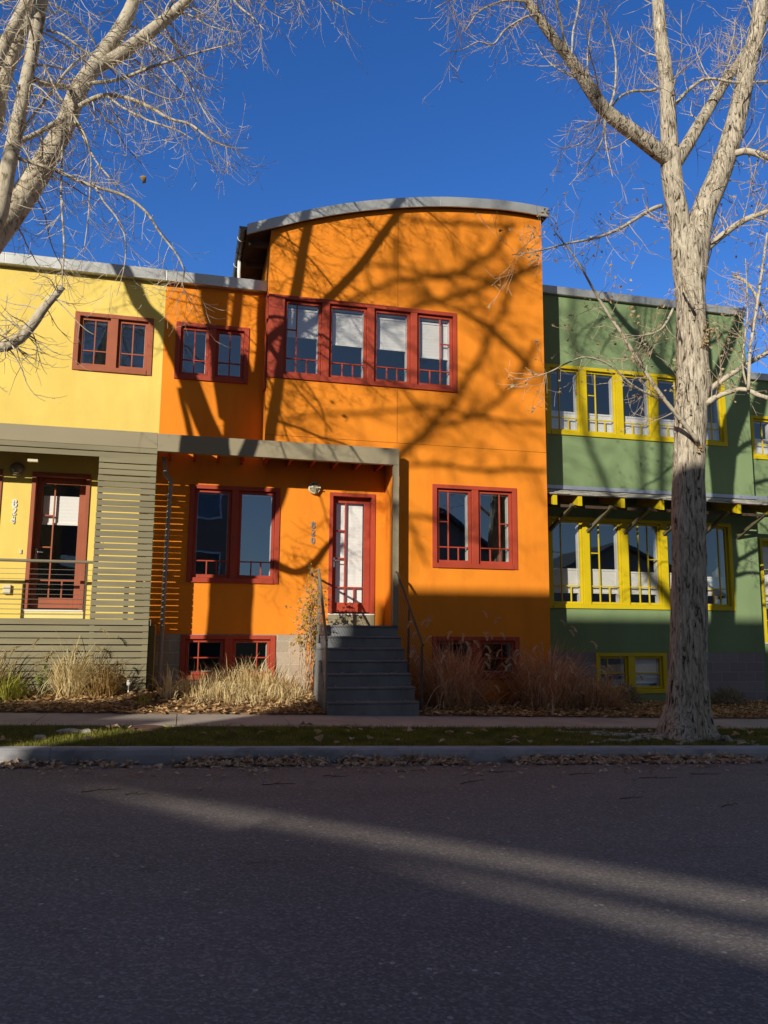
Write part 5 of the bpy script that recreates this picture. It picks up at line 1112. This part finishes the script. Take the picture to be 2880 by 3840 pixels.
# small plant and stake light
gp = thing('leafy_weed', 'few green heart leaves left of the tall straw grass', 'weed', (-1.98, 13.05, -.98)); gm = MB(); gl_ = MB(); rg = random.Random(8)
for i in range(16):
    e = shoot(gm, (-1.95, 13.05, -.98), (rg.uniform(-.6, .3), rg.uniform(-.4, .2), 1), rg.uniform(.15, .42), .003, rg, 3)
    for k_ in range(2): leaf_quad(gl_, e[-1 - k_], rg.uniform(.05, .085), rg)
gm.build('stems', LEAFG, gp); gl_.build('leaves', LEAFG, gp)
sx, sy2 = -.76, 12.9; sz = z_bed(sx, sy2); sk = thing('stake_light', 'short silver solar stake light in the leaf litter', 'garden light', (sx, sy2, sz))
MB().tube([(sx, sy2, sz - .03), (sx, sy2, sz + .17)], .011, 10).build('stake', SILVER, sk, True)
MB().tube([(sx, sy2, sz + .17), (sx, sy2, sz + .185), (sx, sy2, sz + .235)], [.012, .03, .034], 14).build('lens', CLEAR, sk, True)
MB().tube([(sx, sy2, sz + .236), (sx, sy2, sz + .25), (sx, sy2, sz + .275), (sx, sy2, sz + .28)], [.038, .036, .016, .004], 14).build('cap', SILVER, sk, True)
# utility cover, stones
mz = lawn_z(-.38, 10.45) + .012; mcx, mcy = -.38, 10.43; mh = MB()
mh.tube([(mcx, mcy, mz - .08), (mcx, mcy, mz)], [.215, .215], 32)
mh.tube([(mcx, mcy, mz), (mcx, mcy, mz + .005)], [.185, .18], 32)
top(mh.build('utility_cover', IRON, origin=(mcx, mcy, mz)), 'round rusty utility cover at the edge of the sidewalk', 'utility cover')
def rock(label, x, y, sx_, sz_, seed):
    r_ = random.Random(seed); bmv = MB(); n, m = 14, 8; z = lawn_z(x, y)
    for j in range(m + 1):
        for i in range(n):
            a = 6.283 * i / n; b = math.pi * j / m; k_ = 1 + .22 * math.sin(a * 3 + seed) * math.sin(b * 2 + seed) + r_.uniform(-.07, .07)
            bmv.v.append((x + sx_ * k_ * math.sin(b) * math.cos(a), y + sx_ * .6 * k_ * math.sin(b) * math.sin(a), z + .01 + sz_ * k_ * math.cos(b)))
    for j in range(m):
        for i in range(n): a = j * n + i; b = j * n + (i + 1) % n; bmv.f.append((a, a + n, b + n, b))
    top(bmv.build('rock', ROCK, origin=(x, y, z)), label, 'rock')
rock('pale flat rock on the lawn by the sunlit strip', -1.20, 9.95, .13, .035, 2); rock('smaller white rock nearer the kerb', -1.46, 9.58, .065, .035, 3); rock('pale rock touching the flat rock on the lawn', -1.02, 9.93, .08, .03, 5)

# ------------------------------------------------------------------ leaf litter and lawn
rf_ = random.Random(99)
lit = MB()
for _ in range(12500):
    x = rf_.uniform(-3.6, 13.5); y = 11.72 + (rf_.random() ** 1.15) * 2.6
    if 2.05 < x < 3.62 and y < 13.5: continue
    if y > 13.33 and x < -.4: continue
    if y < 11.84 and rf_.random() < .6: continue
    z = max(z_bed(x, y), -1.236 + gr(x)) + .008 + rf_.random() ** 2 * .05
    leaf_quad(lit, (x, y, z), rf_.uniform(.05, .115), rf_, True)
top(lit.build('leaf_litter', LITTER), 'brown fallen leaves carpeting the garden bed', 'leaf litter', kind='stuff')
gl2 = MB(); lit2 = MB()
for _ in range(8000):
    x = rf_.uniform(-3.4, 11.5); dens = .35 + .65 * max(0, min(1, (x + .3) / 1.8))
    if rf_.random() > dens * (.45 + .55 * math.sin(x * 2.3) * math.sin(x * .9 + 1) + .25 * math.sin(x * 7)): continue
    y = KB - .02 - (rf_.random() ** 1.6) * .26; h = max(0, 1 - (KB - y) / .24)
    leaf_quad(gl2, (x, y, road_z(x, y) + .01 + rf_.random() ** 1.4 * .075 * h * (1 if x > 0 else .45)), rf_.uniform(.05, .115), rf_, rf_.random() < .6)
for _ in range(420):
    x = rf_.uniform(-3, 11); y = KB - .25 - rf_.random() ** 2.2 * .7; leaf_quad(gl2, (x, y, road_z(x, y) + .012), rf_.uniform(.03, .08), rf_, True)
for _ in range(150):
    i = rf_.randrange(7); x = rf_.uniform(2.15, 3.45); y = 13.38 - .26 * i + rf_.uniform(.01, .2); leaf_quad(lit2, (x, y, tops[i] + .008), rf_.uniform(.02, .05), rf_, True) if rf_.random() < (.25 + .1 * i) and (x < 2.5 or x > 3.2 or rf_.random() < .3) else None
top(lit2.build('step_leaves', LITTERP), 'crumbs of dead leaf blown onto the step treads', 'leaf litter', kind='stuff')
top(gl2.build('gutter_leaves', LITTERP), 'drift of dead leaves along the foot of the kerb', 'leaf litter', kind='stuff')
lw = MB()
for _ in range(60000):
    x = rf_.uniform(-3.2, 11.5); y = rf_.uniform(KB + .17, 10.6)
    bare = (x - 6.4) ** 2 / 3.4 + (y - 9.9) ** 2 / .8
    if bare < 1 and rf_.random() < .8 * (1 - bare) + .1: continue
    if x < -.3 and y > 9.9 and rf_.random() < .55: continue
    if (x - mcx) ** 2 + (y - mcy) ** 2 < .05: continue
    z = lawn_z(x, y); h = rf_.uniform(.02, .06); a = rf_.uniform(0, 6.28); l_ = rf_.uniform(-.03, .03); w_ = rf_.uniform(.002, .0045)
    lw.add([(x - w_ * math.cos(a), y - w_ * math.sin(a), z - .005), (x + w_ * math.cos(a), y + w_ * math.sin(a), z - .005), (x + l_, y + l_ * rf_.uniform(-1, 1), z + h)], [(0, 1, 2)])
top(lw.build('lawn_grass', LAWN), 'short green winter grass between sidewalk and kerb', 'grass', kind='stuff')
# single leaves and twigs that can be counted
leafmesh = []
for i in range(6):
    mb = MB(); s_ = .05 + .012 * (i % 3); c = .25 + .1 * i
    prof_ = [(-.5, .0), (-.34, .3), (-.05, .42), (.25, .26), (.6, 0), (.25, -.26), (-.05, -.42), (-.34, -.3)]
    mb.v = [(0, 0, .01)] + [(x * s_, y * s_, (abs(y) ** 1.5) * s_ * c * 2 + .012 * x * x) for x, y in prof_]; mb.f = [(0, k_ + 1, (k_ + 1) % 8 + 1) for k_ in range(8)]
    me = bpy.data.meshes.new('fallen_leaf'); me.from_pydata(mb.v, [], mb.f); me.materials.append(LITTERP if i % 2 else DRYLEAF); leafmesh.append(me)
def put_leaf(x, y, z, label, group, sc=1.0):
    o = bpy.data.objects.new('fallen_leaf', rf_.choice(leafmesh)); COL.objects.link(o)
    o.location = (x, y, z + Z0); o.rotation_euler = (rf_.uniform(-.35, .35), rf_.uniform(-.35, .35), rf_.uniform(0, 6.28)); o.scale = (sc,) * 3
    top(o, label, 'leaf', group)
for _ in range(95):
    x, y = rf_.uniform(-2.2, 8.5), rf_.uniform(KB + .25, 10.5)
    put_leaf(x, y, lawn_z(x, y) + .03, 'dry tan leaf lying on the lawn strip', 'dry leaves scattered on the lawn', rf_.uniform(1.0, 1.9))
for (x, y) in [(2.35, 5.6), (3.0, 7.9), (.85, 8.2), (1.6, 8.35), (2.1, 7.7), (2.5, 8.3), (3.6, 8.2), (4.4, 7.4), (4.9, 7.9), (5.4, 8.2), (5.9, 7.2), (6.6, 8.0), (4.2, 6.9), (3.4, 7.1), (1.2, 7.6), (-.4, 8.1), (-.9, 8.3), (.2, 7.3), (5.2, 8.45), (6.1, 8.4), (2.8, 8.5), (1.9, 8.5), (7.0, 8.3)]:
    put_leaf(x, y, road_z(x, y) + .012, 'curled dead leaf lying on the asphalt', 'dead leaves scattered on the road', rf_.uniform(.9, 1.5))
for (x, y, l_, a) in [(2.75, 7.5, .35, .5), (4.1, 7.9, .3, .1), (4.8, 7.6, .4, -.2), (5.5, 7.8, .3, -.3), (3.3, 8.1, .3, 0), (3.9, 6.6, .25, .1), (4.6, 6.2, .22, .3), (.9, 7.5, .3, -.1), (-.6, 7.3, .32, .2), (-.3, 7.1, .2, 0), (6.4, 7.7, .4, -.1), (2.3, 8.2, .3, .1), (1.5, 7.9, .25, -.2), (5.9, 8.3, .3, 0)]:
    mb = MB(); z = road_z(x, y) + .006
    pts = [(x + l_ * (t - .5) * math.cos(a), y + l_ * (t - .5) * math.sin(a) + rf_.uniform(-.012, .012), z + rf_.uniform(0, .008)) for t in (0, .2, .4, .6, .8, 1)]
    mb.tube(pts, [.004, .0037, .0033, .003, .0025, .0015], 5)
    k_ = Vector(pts[2]); mb.tube([k_, k_ + Vector((l_ * .2 * math.cos(a + .7), l_ * .2 * math.sin(a + .7), .01))], [.003, .0015], 4)
    top(mb.build('twig', TWIGR if False else DARKWOOD, origin=(x, y, z)), 'short dark twig lying on the asphalt', 'twig', 'dark twigs scattered on the road')
